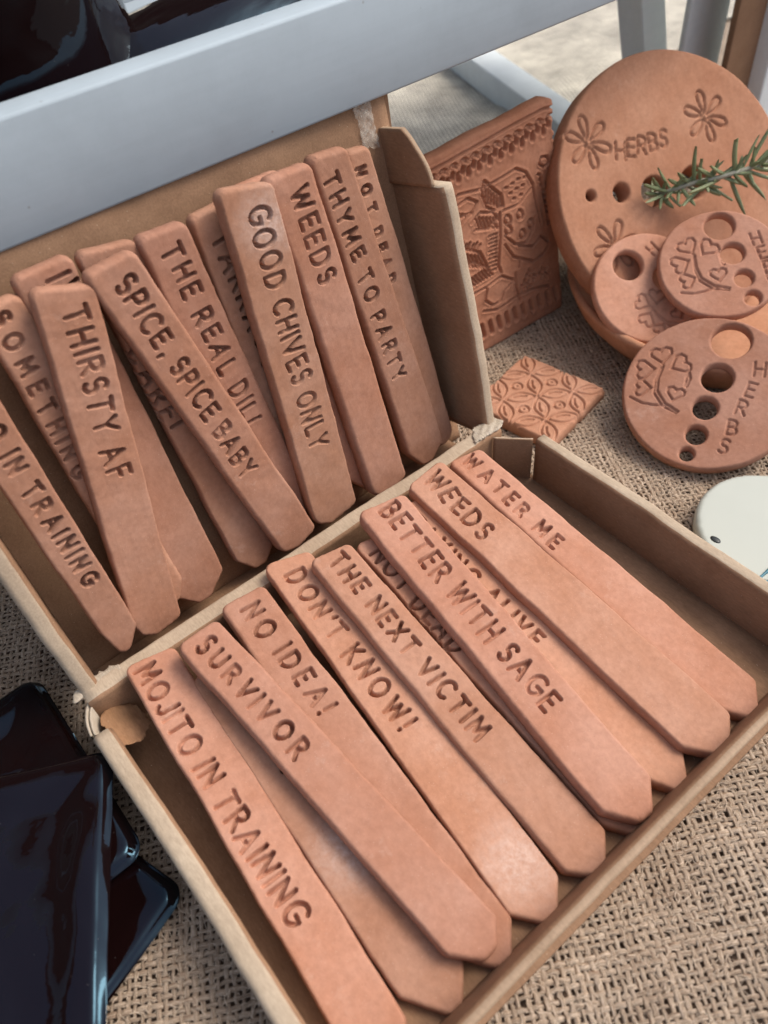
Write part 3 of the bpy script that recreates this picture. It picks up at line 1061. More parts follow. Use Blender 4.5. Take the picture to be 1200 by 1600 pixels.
# ---------------------------------------------------------------- round pieces on the right
def disc_frame(c, n_, r0=None):
    """local frame of a disc: z = normal, y = uphill"""
    n_ = unit(n_)
    x_ = unit(np.cross(V(0, 0, 1), n_))
    y_ = np.cross(n_, x_)
    return np.asarray(c, float), x_, y_, n_


def loc2(fr, p):
    c, x_, y_, n_ = fr
    q_ = on(p, c, n_) - c
    return V(q_ @ x_, q_ @ y_)


def stroke_set(lst, dep=1.0):
    return [(np.array(pl), dep, 0.0, (pl[0][0], pl[0][1], 0.01)) for pl in lst]


def heart(c, s, ang):
    pts = []
    for k in range(15):
        t = -math.pi + 2 * math.pi * k / 14
        x_ = 0.062 * 16 * math.sin(t) ** 3
        y_ = 0.062 * (13 * math.cos(t) - 5 * math.cos(2 * t) - 2 * math.cos(3 * t) - math.cos(4 * t)) * 0.95 + 0.05
        pts.append((x_ * s * 0.5, y_ * s * 0.5))
    ca, sa = math.cos(ang), math.sin(ang)
    return [(c[0] + x_ * ca - y_ * sa, c[1] + x_ * sa + y_ * ca) for x_, y_ in pts]


def petal(c, L, wd, ang, r0=0.12):
    pts = []
    for k in range(15):
        t = k / 14 * 2 * math.pi
        x_ = (1 - math.cos(t)) / 2
        y_ = math.sin(t) * (0.25 + 0.75 * x_) * wd
        x_ = r0 + (1 - r0) * x_
        pts.append((x_ * L, y_ * L))
    ca, sa = math.cos(ang), math.sin(ang)
    return [(c[0] + x_ * ca - y_ * sa, c[1] + x_ * sa + y_ * ca) for x_, y_ in pts]


def clover(P_, Q_):
    d = Q_ - P_
    S = np.linalg.norm(d)
    dn = d / S                                  # down
    rt_ = V(-dn[1], dn[0])                      # viewer's right when down points to Q
    T = lambda x_, y_: tuple(P_ + rt_ * x_ * S - dn * y_ * S)
    a_up = math.atan2(-dn[1], -dn[0]) - math.pi / 2
    out = []
    for (x_, y_, s, a_) in ((.06, .27, .42, -10), (-.33, .07, .42, 75), (.34, -.04, .42, -80), (-.48, -.30, .36, 70), (.06, -.62, .34, -35)):
        out.append(heart(T(x_, y_), s * S, a_up + rad(a_)))
    out.append([T(0.02, 0.02), T(-.14, -.2), T(-.24, -.45), T(-.18, -.75), T(0, -1)])
    out.append([T(-.02, 0.0), T(-.20, -.22), T(-.31, -.48), T(-.24, -.80), T(-.04, -1.02)])
    out.append([T(0.28, -.52), T(.36, -.36), T(.44, -.26), T(.42, -.40), T(.30, -.54)])
    out.append([T(-.76, -.42), T(-.58, -.62), T(-.36, -.74), T(-.18, -.80)])
    return out


def letters_at(fr, text, places, up, h, rnd):
    out = []
    for ch, p in zip(text, places):
        c = loc2(fr, p)
        u_ = unit(loc2(fr, (p[0] + up[0], p[1] + up[1])) - c)
        r_ = V(u_[1], -u_[0])
        wd = FONT[ch][0]
        a_ = rad(rnd.gauss(0, 5))
        for st in FONT[ch][1]:
            pl = []
            for gx, gy in st:
                x_, y_ = (gx - wd / 2) * h, (gy - .5) * h
                x_, y_ = x_ * math.cos(a_) - y_ * math.sin(a_), x_ * math.sin(a_) + y_ * math.cos(a_)
                pl.append(c + r_ * x_ + u_ * y_)
            out.append((np.array(pl), rnd.uniform(.8, 1.1), 0.0, (c[0], c[1], h)))
    return out


def disc(name, fr, R, t, holes, strokes, seed, mat, label, cat, res=0.0004, rf=0.0012, rs=0.00050, depth=0.0011, dish=0.0, group=None):
    def sdf(P):
        d = np.linalg.norm(P, axis=-1) - R + 0.0003 * lownoise(P[..., 0], P[..., 1], 0.05, seed, 2)
        for (hc_, hr) in holes:
            d = np.maximum(d, hr - np.linalg.norm(P - hc_, axis=-1))
        return d
    g = np.arange(-R - 0.001, R + 0.0011, res)
    cr = clay_relief(seed, 0.00012)

    def relief(P, d):
        z = cr(P, d) + stamp(P, strokes, rs, 0.00022, depth, 0.00003)
        if dish:
            rr = np.linalg.norm(P, axis=1) / R
            z = z - dish * (1 - np.clip(rr / 0.93, 0, 1) ** 6)
        return z
    me = slab(name, sdf, g, g, t, rf, relief, bottom='copy', bulge=0.0003)
    o = link(name, me, mat, frame=frame(*fr[:1], *fr[1:]))
    return tag(o, label, cat, group)


rd = random.Random(5)


def px_holes(fr, lst):
    out = []
    for (x_, y_, hw_) in lst:
        c = loc2(fr, (x_, y_))
        out.append((c, np.linalg.norm(loc2(fr, (x_ + hw_, y_)) - loc2(fr, (x_ - hw_, y_))) / 2))
    return out


def ray_c(c30, s):
    return CAM + (np.asarray(c30) - CAM) * s


GROUP_D = 'clay herb strippers with a row of holes'
# large plate leaning back
frP = disc_frame(ray_c((0.316, 0.1633, 0.0853), 0.068 / 0.06), (-0.167, -0.74, 0.652))
hP = px_holes(frP, [(925, 305, 7.5), (973, 300, 12.5), (1025, 298, 20), (1087, 284, 21)])
stP = []
for (fx, fy), rot, keepn in (((920, 222), 0, range(6)), ((1104, 181), 0, range(6)), ((963, 384), 30, range(6))):
    c = loc2(frP, (fx, fy))
    for k in keepn:
        stP += stroke_set([petal(c, 0.0128, 0.24, rad(rot + 60 * k + 30))], 1.0)
stP += letters_at(frP, 'HERBS', [(971, 235), (988, 230), (1005, 226), (1022, 221), (1038, 215)], (-1.5, -10), 0.0082, rd)
plate = disc('herb_stripper', frP, 0.068, 0.0125, hP, stP, 71, M_CLAY2,
             'big round terracotta plate stamped HERBS leaning back, rosemary stuck through its hole', 'herb stripper', res=0.0006, rf=0.0012, rs=0.0006, depth=0.0016, dish=0.0008, group=GROUP_D)

# saucer below (lathe with a raised rim)
def lathe(prof, k=96):
    vs, q = [], []
    m_ = len(prof)
    for i_ in range(k):
        a_ = 2 * math.pi * i_ / k
        for r_, z_ in prof:
            vs.append((r_ * math.cos(a_), r_ * math.sin(a_), z_))
    for i_ in range(k):
        for j in range(m_ - 1):
            a_, b_ = i_ * m_ + j, ((i_ + 1) % k) * m_ + j
            q.append((a_, b_, b_ + 1, a_ + 1))
    return vs, q


prof = [(0, .0005), (.058, .0005), (.066, .002), (.0745, .010), (.0785, .0175), (.0790, .0188), (.0780, .0198), (.0765, .0200), (.0750, .0192), (.0715, .0120), (.064, .0062), (.055, .0050), (0, .0048)]
vs, q = lathe(prof)
o = link('saucer', mesh_np('saucer', vs, quads=q), M_CLAY2)
o.location = (0.365, 0.155, 0.0012)
o.scale = (1.045, 1.045, 1.25)
tag(o, 'shallow terracotta saucer with raised rim lying under the big HERBS plate', 'saucer')

# the smaller discs
nB = unit(V(-0.359, -0.294, 0.886))
cB = ray_c((0.3574, 0.1574, 0.0325), 0.0278 / 0.03)
frB = disc_frame(cB, nB)
hB = px_holes(frB, [(1124, 353, 24), (1145, 395, 19), (1163, 434, 15.5), (1177, 465, 13.5), (1187, 490, 9)])
stB = stroke_set(clover(loc2(frB, (1085, 401)), loc2(frB, (1140, 450))))
stB += letters_at(frB, 'HERBS', [(1181, 372), (1191, 394), (1201, 416), (1209, 437), (1215, 458)], (-4, -10), 0.0062, rd)
disc('herb_stripper', frB, 0.0281, 0.0055, hB, stB, 72, M_CLAY, 'middle small herb disc with clover, resting against the big plate', 'herb stripper', group=GROUP_D)
nA = unit(V(-0.25, -0.50, 0.83))
cA = on((1017, 449), cB - nB * 0.0085, nB)
frA = disc_frame(cA, nA)
hA = px_holes(frA, [(982, 414, 23.5), (1040, 434, 19), (1085, 455, 15)])
stA = stroke_set(clover(loc2(frA, (1020, 481)), loc2(frA, (1082, 499))))
stA += letters_at(frA, 'HE', [(1020, 389), (1042, 397)], (-9, -8), 0.0060, rd)
disc('herb_stripper', frA, 0.0281, 0.0055, hA, stA, 73, M_CLAY, 'small herb disc with clover, tucked beneath the middle one on the saucer', 'herb stripper', group=GROUP_D)
nC = unit(V(-0.394, -0.166, 0.904))
cC = ray_c((0.2577, 0.0949, 0.045), 0.0372 / 0.034)
frC = disc_frame(cC, nC)
hC = px_holes(frC, [(1143, 532, 32), (1121, 590, 26), (1102, 637, 20.5), (1088, 679, 17), (1073, 709, 12)])
stC = stroke_set(clover(loc2(frC, (1035, 574)), loc2(frC, (1059, 643))))
stC += letters_at(frC, 'HERBS', [(1187, 577), (1173, 609), (1159, 637), (1144, 668), (1131, 697)], (3.5, -10), 0.0068, rd)
disc('herb_stripper', frC, 0.0372, 0.0062, hC, stC, 74, M_CLAY, 'front herb disc stamped HERBS down its side, lying on the burlap', 'herb stripper', group=GROUP_D, res=0.00038)

# white glazed disc
cW = ong((1207, 822), 0.011)
frW = disc_frame(cW, V(0.0001, 0, 1))
RW = np.linalg.norm(ong((1088, 800), 0.011) - cW)
wd = empty('glazed_disc', tuple(cW - V(0, 0, 0.011)))
tag(wd, 'white glazed disc with blue brushwork at the right picture edge', 'disc')
g = np.arange(-RW - 0.002, RW + 0.002, 0.0009)
me = slab('body', lambda P: np.linalg.norm(P, axis=-1) - RW + 0.0002 * lownoise(P[..., 0], P[..., 1], .04, 81, 2), g, g, 0.0080, 0.0012, clay_relief(82, 0.00003), bulge=0.0003)
ob = link('body', me, M_GLAZEW, wd, frame(*frW))


def tube(name, pts, radii, mat, parent=None, k=8):
    pts = [np.asarray(p, float) for p in pts]
    vs, q = [], []
    if np.isscalar(radii):
        radii = [radii] * len(pts)
    for i_, p in enumerate(pts):
        d = unit(pts[min(i_ + 1, len(pts) - 1)] - pts[max(i_ - 1, 0)])
        a_ = np.cross(d, V(0, 0, 1))
        a_ = unit(a_) if np.linalg.norm(a_) > 1e-4 else V(1, 0, 0)
        b_ = np.cross(d, a_)
        for j in range(k):
            t = 2 * math.pi * j / k
            vs.append(p + (a_ * math.cos(t) + b_ * math.sin(t)) * radii[i_])
    for i_ in range(len(pts) - 1):
        for j in range(k):
            a_, b_ = i_ * k + j, i_ * k + (j + 1) % k
            q.append((a_, b_, b_ + k, a_ + k))
    fs = q + [tuple(range(k)), tuple((len(pts) - 1) * k + j for j in range(k))[::-1]]
    return link(name, mesh_np(name, vs, faces=fs), mat, parent)


# stroke of blue paint and a dark cap whose colour paints a pin hole's shade
curve = [(1213, 886), (1204, 889), (1195, 896), (1188, 902), (1189, 909), (1196, 911), (1206, 904), (1216, 898)]
bp = []
for i_ in range(len(curve) - 1):
    for s in (0, .5):
        bp.append(ong((curve[i_][0] * (1 - s) + curve[i_ + 1][0] * s, curve[i_][1] * (1 - s) + curve[i_ + 1][1] * s), 0.0112))
ob = tube('painted_line', bp, [0.0007 + 0.0002 * math.sin(i_) for i_ in range(len(bp))], M_BLUE)
ob.parent = wd
ob.matrix_parent_inverse = Matrix.Translation(wd.location).inverted()
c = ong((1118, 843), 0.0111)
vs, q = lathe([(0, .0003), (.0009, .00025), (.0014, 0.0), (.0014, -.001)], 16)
ob = link('pin_hole_shade', mesh_np('pin_hole_shade', vs, quads=q), M_HOLE_SHADE)
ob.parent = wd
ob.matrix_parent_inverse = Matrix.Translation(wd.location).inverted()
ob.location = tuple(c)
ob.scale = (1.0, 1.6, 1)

# ---------------------------------------------------------------- small square tile with petal lattice
z0 = 0.0075
hub = ong((840, 618), z0)
av = (ong((893, 609), z0) - ong((787, 621), z0)) / 2
bv_ = (ong((825, 581), z0) - ong((855, 653), z0)) / 2
Lt = (np.linalg.norm(av) + np.linalg.norm(bv_)) / 2
ax_ = unit(av)
ay_ = np.cross(V(0, 0, 1), ax_)
frT = (hub, ax_, ay_, V(0, 0, 1))
L2 = V(Lt, 0), V(0, Lt)
if bv_ @ ay_ < 0:
    L2 = L2[0], -L2[1]
strk = []


def vesica(p, q_, wd):
    d = q_ - p
    n_ = V(-d[1], d[0])
    out = []
    for sgn in (1, -1):
        out.append([tuple(p + d * (0.07 + 0.86 * k / 8) + n_ * sgn * wd * math.sin(math.pi * k / 8)) for k in range(9)])
    return out


for i_ in range(-2, 3):
    for j in range(-2, 3):
        p = L2[0] * i_ + L2[1] * j
        for dd in (L2[0], L2[1]):
            e_ = p + dd
            mid = p + dd / 2
            if abs(mid[0]) + abs(mid[1]) < Lt * 1.85:
                strk += vesica(p, e_, 0.20)
                strk.append([tuple(p + dd * 0.32 + V(-dd[1], dd[0]) * 0.03), tuple(p + dd * .5 + V(-dd[1], dd[0]) * 0.06), tuple(p + dd * 0.68 + V(-dd[1], dd[0]) * 0.03)])
        c = p + (L2[0] + L2[1]) / 2
        if abs(c[0]) + abs(c[1]) < Lt * 1.5:
            strk.append([tuple(c + V(math.cos(t), math.sin(t)) * Lt * 0.15) for t in np.linspace(0, 2 * math.pi, 12)])
            strk.append([tuple(c), tuple(c + V(0.0001, 0))])
stT = stroke_set(strk)
stT += [(np.array([(0, 0), (0.0001, 0)]), 2.2, 0, (0, 0, .01))] * 1


def sdfT(P):
    d = (np.abs(P[..., 0]) + np.abs(P[..., 1]) - Lt * 1.93) / math.sqrt(2)
    for cx, cy in ((1.0, 1.0), (-1.0, 1.0), (1.0, -1.0)):
        c_ = V(cx, cy) * Lt * 1.13
        d = np.maximum(d, Lt * 0.27 - np.linalg.norm(P - c_, axis=-1))
    return d + 0.0002 * lownoise(P[..., 0], P[..., 1], .02, 91, 2)


g = np.arange(-Lt * 2.1, Lt * 2.1, 0.0004)
me = slab('square_tile', sdfT, g, g, 0.0068, 0.0012, lambda P, d: clay_relief(92)(P, d) + stamp(P, stT, 0.00048, 0.00022, 0.0013, 0.0002), bulge=0.0002)
tag(link('petal_tile', me, M_CLAY, frame=frame(*frT)), 'small square terracotta tile with pressed petal lattice lying on the burlap', 'tile')

# ---------------------------------------------------------------- leaning plaque with folk relief
pa, pb = ong((750, 557)), ong((878, 483))
ex = unit(pb - pa)
back = np.cross(V(0, 0, 1), ex)
tt = rad(80)
uP = back * math.cos(tt) + V(0, 0, 1) * math.sin(tt)
nP = -np.cross(uP, ex) * -1
nP = unit(np.cross(ex, uP))
frQ = (pa + V(0, 0, 0.001), ex, uP, nP)
xR = float(np.linalg.norm(pb - pa)) + 0.0005
xL = -0.040
hQ = 0.1085
Cq = lambda x_, y_: tuple(loc2(frQ, (640 + x_ / 3.635, 140 + y_ / 3.635)))     # from the enlarged view of the plaque
q1 = []
# rows of scallops and drops under the top edge
for i_ in range(-4, 11):
    x_, y_ = 190 + 60.5 * i_, 470 - 31.5 * i_
    q1.append([Cq(x_ - 24, y_ + 12), Cq(x_ - 14, y_ - 6), Cq(x_ + 2, y_ - 14), Cq(x_ + 20, y_ - 8), Cq(x_ + 30, y_ - 10)])
    q1.append([Cq(x_ - 12, y_ + 16), Cq(x_, y_ + 6), Cq(x_ + 16, y_ + 4)])
drops = []
for i_ in range(-4, 11):
    x_, y_ = 214 + 60.5 * i_, 548 - 33.5 * i_
    drops.append([Cq(x_, y_ - 30), Cq(x_, y_)])
    drops.append([Cq(x_ + 26, y_ - 66), Cq(x_ + 27, y_ - 48)])
q1.append([Cq(-120, 590), Cq(60, 495), Cq(200, 420), Cq(400, 310), Cq(560, 215), Cq(760, 110), Cq(830, 95)])
q1.append([Cq(210, 670), Cq(270, 600), Cq(400, 570), Cq(490, 520), Cq(600, 450), Cq(660, 470), Cq(700, 540), Cq(715, 640), Cq(745, 760)])
q1.append([Cq(420, 520), Cq(410, 600), Cq(440, 670), Cq(490, 690), Cq(530, 660), Cq(520, 600), Cq(470, 560), Cq(425, 520)])
for i_ in range(6):
    q1.append([Cq(432 + i_ * 17, 555 + i_ * 8), Cq(430 + i_ * 17, 640 + i_ * 6)])
q1.append([Cq(350, 760), Cq(400, 700), Cq(480, 700), Cq(500, 740), Cq(460, 790), Cq(370, 800)])
for i_ in range(6):
    q1.append([Cq(375 + i_ * 20, 730), Cq(395 + i_ * 20, 785)])
q1.append([Cq(510, 700), Cq(515, 840), Cq(505, 1000), Cq(520, 1040)])
q1.append([Cq(530, 690), Cq(620, 650), Cq(690, 560)])
q1.append([Cq(540, 830), Cq(600, 880), Cq(660, 870), Cq(700, 800), Cq(710, 720)])
q1.append([Cq(620, 890), Cq(700, 890), Cq(750, 830), Cq(790, 860)])
q1.append([Cq(640, 960), Cq(700, 975), Cq(760, 930), Cq(790, 880)])
for (x_, y_) in ((555, 740), (625, 710), (640, 820), (560, 800), (690, 760)):
    q1.append([Cq(x_ + 18 * math.cos(t), y_ + 26 * math.sin(t)) for t in np.linspace(0, 6.28, 10)])
for (x_, y_) in ((545, 560), (580, 535), (615, 510), (570, 590), (605, 565), (640, 545), (590, 620), (630, 600), (650, 500)):
    q1.append([Cq(x_ - 6, y_), Cq(x_ + 6, y_ - 3)])
for i_ in range(10):
    q1.append([Cq(450 + (i_ % 2) * 3, 835 + i_ * 22), Cq(492, 820 + i_ * 22)])
for i_ in range(9):
    q1.append([Cq(470 - i_ * 17, 1050 + i_ * 10), Cq(440 - i_ * 17, 1010 + i_ * 12)])
for i_ in range(6):
    q1.append([Cq(285 + i_ * 20, 915 - i_ * 2), Cq(300 + i_ * 20, 870 + (i_ % 2) * 10)])
    q1.append([Cq(280 + i_ * 22, 940), Cq(330 + i_ * 18, 1010)])
q1.append([Cq(265, 900), Cq(400, 925), Cq(440, 1000)])
q1.append([Cq(290, 1050), Cq(370, 980), Cq(440, 1010)])
q1.append([Cq(210, 700), Cq(330, 620), Cq(385, 640), Cq(350, 700), Cq(240, 820)])
for i_ in range(6):
    q1.append([Cq(225 + i_ * 22, 700 + i_ * 4), Cq(255 + i_ * 20, 740 - i_ * 8)])
q1.append([Cq(330, 1180), Cq(440, 1120), Cq(520, 1060), Cq(590, 1080)])
q1.append([Cq(440, 1130), Cq(430, 1200), Cq(470, 1225), Cq(520, 1200), Cq(540, 1140), Cq(600, 1080)])
q1.append([Cq(600, 1040), Cq(605, 1120), Cq(630, 1200)])
q1.append([Cq(540, 880), Cq(590, 950), Cq(630, 960), Cq(620, 1010)])
for (cx, cy) in ((690, 1050), (765, 1040), (665, 1110)):
    for k in range(6):
        a_ = k * math.pi / 3
        q1.append([Cq(cx + 12 * math.cos(a_), cy + 14 * math.sin(a_)), Cq(cx + 30 * math.cos(a_), cy + 36 * math.sin(a_))])
q1.append([Cq(420, 1260), Cq(500, 1250), Cq(600, 1180), Cq(700, 1130), Cq(800, 1110)])
q1.append([Cq(745, 500), Cq(770, 640), Cq(790, 760), Cq(830, 700)])
q1.append([Cq(735, 420), Cq(745, 385), Cq(780, 380), Cq(790, 410), Cq(765, 440), Cq(738, 425)])
for i_ in range(8):
    q1.append([Cq(815 + i_ * 0.5, 190 + i_ * 78), Cq(816, 200 + i_ * 78)])
    q1.append([Cq(728 + i_ * 8, 480 + i_ * 30), Cq(742 + i_ * 8, 484 + i_ * 30)])
for i_ in range(-6, 9):
    x_, y_ = 500 + 46 * i_, 1330 - 24 * i_
    drops.append([Cq(x_, y_ - 34), Cq(x_ + 14, y_ + 22)])
stQ = stroke_set(q1)
stD = stroke_set(drops)


def sdfQ(P):
    pl = np.array([(xL, 0.0), (xR, 0.0), (xR + 0.0005, hQ - 0.001), (xR - 0.003, hQ + 0.0006), (xL, hQ - 0.004)])
    return poly_sdf(P, pl) + 0.0005 * lownoise(P[..., 0], P[..., 1], .03, 95, 2)


me = slab('relief_plaque', sdfQ, np.arange(xL - .002, xR + .002, 0.00042), np.arange(-.002, hQ + .004, 0.00042), 0.0085, 0.0018,
          lambda P, d: clay_relief(96, 0.0003)(P, d) + stamp(P, stQ, 0.00062, 0.00034, 0.0017, 0.0004) + stamp(P, stD, 0.0012, 0.0006, 0.0026, 0.0004), bulge=0.0002)
tag(link('relief_plaque', me, M_CLAY3, frame=frame(*frQ)), 'square terracotta plaque with folk relief of leaves and scalloped border, leaning behind the box', 'plaque')

# ---------------------------------------------------------------- rosemary sprig
ros = empty('rosemary_sprig', tuple(on((1030, 300), frP[0], frP[3])))
tag(ros, 'green rosemary sprig stuck through a hole of the big HERBS plate', 'rosemary')


def rp(x_, y_, lift):
    return on((x_, y_), frP[0] + frP[3] * lift, frP[3])


def own(ob, par):
    ob.parent = par
    ob.matrix_parent_inverse = Matrix.Translation(par.location).inverted()
    return ob


stem_px = [(1014, 306, -.004), (1040, 300, .003), (1065, 292, .008), (1095, 283, .012), (1125, 277, .016), (1155, 268, .019), (1185, 258, .021), (1225, 240, .024)]
stem_pts = [rp(*s) for s in stem_px]
own(tube('stem', stem_pts, [.0011, .0012, .0012, .0012, .0012, .0012, .0011, .001], M_STEM), ros)


def leaf_mesh():
    k = 9
    vs, fs = [], []
    for i_ in range(k):
        s = i_ / (k - 1)
        wd = 0.085 * (math.sin(math.pi * min(1, s * 0.86 + 0.10)) ** 0.6) * (1 if s < .98 else 0.2)
        z_ = 0.09 * s * s
        vs += [(s, -wd, z_ - 0.02), (s, -wd * .5, z_ + 0.028), (s, 0, z_ + 0.010), (s, wd * .5, z_ + 0.028), (s, wd, z_ - 0.02), (s, 0, z_ - 0.035)]
    for i_ in range(k - 1):
        for j in range(6):
            a_, b_ = i_ * 6 + j, i_ * 6 + (j + 1) % 6
            fs.append((a_, b_, b_ + 6, a_ + 6))
    fs += [(0, 1, 2, 3, 4, 5), tuple((k - 1) * 6 + j for j in range(6))[::-1]]
    return mesh_np('rosemary_leaf', vs, faces=fs)


LM = leaf_mesh()
LM.materials.append(M_GREEN)
leaves = [  # root px, tip px, lift root, lift tip
 (1160, 265, 1185, 210, .019, .026), (1150, 268, 1140, 222, .018, .026), (1172, 258, 1202, 195, .020, .028), (1180, 258, 1215, 222, .021, .027),
 (1190, 256, 1222, 250, .022, .02), (1165, 265, 1212, 284, .019, .016), (1160, 270, 1195, 308, .019, .014), (1140, 275, 1163, 337, .016, .014),
 (1125, 280, 1072, 306, .014, .016), (1135, 273, 1105, 262, .016, .020), (1120, 278, 1085, 262, .014, .02), (1110, 282, 1060, 320, .012, .012),
 (1105, 285, 1142, 318, .012, .008), (1115, 282, 1150, 262, .015, .018), (1085, 288, 1083, 228, .010, .016), (1078, 288, 1055, 268, .009, .013),
 (1070, 292, 1040, 280, .007, .010), (1062, 294, 1058, 320, .006, .009), (1050, 298, 1025, 262, .004, .010), (1045, 300, 1000, 288, .004, .006),
 (1040, 302, 1008, 318, .003, .005), (1035, 302, 1030, 330, .002, .006), (1042, 300, 1060, 326, .003, .006), (1035, 300, 1015, 276, .002, .007),
 (1030, 303, 1003, 303, .001, .004), (1048, 297, 1075, 275, .005, .011), (1092, 284, 1125, 296, .011, .012), (1100, 283, 1130, 250, .013, .019),
 (1098, 286, 1118, 310, .010, .009), (1145, 270, 1175, 272, .018, .022), (1130, 276, 1160, 290, .016, .018), (1178, 262, 1218, 270, .021, .021),
 (1075, 292, 1098, 300, .008, .009), (1055, 296, 1035, 312, .005, .006), (1028, 306, 1040, 318, 0, .004), (1150, 268, 1165, 240, .019, .024),
 (1186, 258, 1205, 240, .022, .027), (1170, 262, 1190, 250, .020, .026)]
for k in range(20):                             # whorls of shorter needles all along the stem
    f = 0.03 + 0.94 * k / 19
    j = min(int(f * 7), 6)
    g_ = f * 7 - j
    sx_, sy_, sl_ = [stem_px[j][i_] * (1 - g_) + stem_px[j + 1][i_] * g_ for i_ in range(3)]
    an = rad(-35 + (75 if k % 2 else -55) + rd.gauss(0, 22))
    ln = rd.uniform(20, 40)
    leaves.append((sx_, sy_, sx_ + ln * math.cos(an), sy_ + ln * math.sin(an), sl_, sl_ + rd.uniform(-.001, .006)))
for k, (x0, y0, x1, y1, l0, l1) in enumerate(leaves):
    a_, b_ = rp(x0, y0, l0), rp(x1, y1, l1)
    d = b_ - a_
    L = np.linalg.norm(d)
    xd = d / L
    zz = unit(frP[3] + V(rd.gauss(0, .35), rd.gauss(0, .35), rd.gauss(0, .35)))
    yd = unit(np.cross(zz, xd))
    zz = np.cross(xd, yd) * rd.uniform(.4, 2.6)
    o = bpy.data.objects.new('leaf', LM)
    sc.collection.objects.link(o)
    o.parent = ros
    o.matrix_parent_inverse = Matrix.Translation(ros.location).inverted()
    wf = 0.0120 * rd.uniform(.85, 1.2)
    o.matrix_basis = frame(a_, xd * L, yd * wf, zz * wf)

# ---------------------------------------------------------------- white rack behind
def beam(name, lo, hi, mat, parent, bev=0.0012, rotz=0.0, pivot=None, seg=2):
    lo, hi = np.minimum(lo, hi).astype(float), np.maximum(lo, hi).astype(float)
    import bmesh
    bm = bmesh.new()
    bmesh.ops.create_cube(bm, size=1)
    for v_ in bm.verts:
        for i_ in range(3):
            v_.co[i_] = (lo[i_] + hi[i_]) / 2 + v_.co[i_] * (hi[i_] - lo[i_])
    bmesh.ops.bevel(bm, geom=bm.edges[:], offset=bev, segments=seg, affect='EDGES', profile=0.5)
    if rotz:
        pv = pivot if pivot is not None else (lo + hi) / 2
        bmesh.ops.rotate(bm, verts=bm.verts[:], cent=Vector(pv), matrix=Matrix.Rotation(rotz, 3, 'Z'))
    me = bpy.data.meshes.new(name)
    bm.to_mesh(me)
    bm.free()
    me.polygons.foreach_set('use_smooth', np.ones(len(me.polygons), bool))
    return link(name, me, mat, parent)


rack = empty('white_rack', (0, 0, 0))
tag(rack, 'white painted wooden display rack standing behind the box and plates', 'display rack')
YR = 0.2185
beam('rail', V(-0.30, YR, 0.1490), V(0.60, YR + 0.0118, 0.1840), M_WHITE_SHADED, rack, 0.0012, rotz=-0.018, pivot=V(0.05, YR, 0.16))
beam('shelf_board', V(-0.29, YR + 0.0175, 0.1545), V(0.60, YR + 0.075, 0.1600), M_WHITE_SHADED, rack)
beam('shelf_board', V(-0.29, YR + 0.083, 0.1545), V(0.60, YR + 0.145, 0.1600), M_WHITE_SHADED, rack)
xl, xr = onx((1000, 0), 0.30)[0], onx((1040, 0), 0.30)[0]
beam('shelf_board', V(-0.29, YR + 0.153, 0.1545), V(0.60, YR + 0.215, 0.1600), M_WHITE_SHADED, rack)


def prism(name, A4, B4, mat, parent=None):
    """bar between two quads given corner by corner"""
    fs = [(0, 1, 2, 3), (7, 6, 5, 4)] + [(k, k + 4, (k + 1) % 4 + 4, (k + 1) % 4) for k in range(4)]
    o = link(name, mesh_np(name, list(A4) + list(B4), faces=fs, smooth=False), mat, parent)
    md = o.modifiers.new('bevel', 'BEVEL')
    md.width = 0.0008
    md.segments = 2
    return o


def through(pA, pB, y, z):
    a_, b_ = onx(pA, y), onx(pB, y)
    t_ = (z - a_[2]) / (b_[2] - a_[2])
    return a_ + (b_ - a_) * t_


YL, YB = 0.300, 0.3155
fl = [through((1003, 0), (1006, 78), YL, z_) for z_ in (0.0, 0.154)]
fr_ = [through((1040, 0), (1043, 78), YL, z_) for z_ in (0.0, 0.154)]
bl = [through((963, 0), (970, 85), YB, z_) for z_ in (0.0, 0.154)]
br = [bl[k] + (fr_[k] - fl[k]) for k in (0, 1)]
prism('leg', [fl[0], fr_[0], br[0], bl[0]], [fl[1], fr_[1], br[1], bl[1]], M_WHITE_SUNLIT, rack)
fa, fb = ong((735, 95), 0.02), ong((830, 165), 0.02)
dirb = unit(fa - fb)
angb = math.atan2(dirb[1], dirb[0]) - math.pi / 2
pv = (fb + fa) / 2
beam('foot_rail', V(pv[0] - 0.001, pv[1] - 0.16, 0.002), V(pv[0] + 0.024, pv[1] + 0.35, 0.022), M_WHITE_SUNLIT, rack, rotz=angb, pivot=pv)

# posts at the right picture edge
pxs = [onx((x_, 0), 0.27)[0] for x_ in (1078, 1143)]
rack2 = empty('white_post', (pxs[0], 0.27, 0))
tag(rack2, 'white post, painted as sunlit, rising behind the big plate, left of the brown board', 'post')
own(beam('shaft', V(pxs[0] + 0.003, 0.270, 0.0), V(pxs[1], 0.2745, 0.30), M_WHITE_SUNLIT, None), rack2)
x2 = onx((1150, 40), 0.245)[0], onx((1204, 40), 0.245)[0]
o = beam('cardboard_strip', V(x2[0], 0.245, 0.0), V(x2[1], 0.249, 0.21), M_KIN, None, 0.0005)
tag(o, 'brown kraft board standing upright between two white posts', 'board')
x3 = onx((1200, 100), 0.235)[0]
o = beam('white_post', V(x3 + 0.001, 0.235, 0.0), V(x3 + 0.04, 0.26, 0.30), M_WHITE_SUNLIT, None)
tag(o, 'pale post cut by the right picture edge above the big plate', 'post')

# ---------------------------------------------------------------- black glazed wares
def rsq(hx, hy, r):
    def f(P):
        q_ = np.abs(P) - V(hx - r, hy - r)
        return np.linalg.norm(np.maximum(q_, 0), axis=-1) + np.minimum(np.maximum(q_[..., 0], q_[..., 1]), 0) - r
    return f


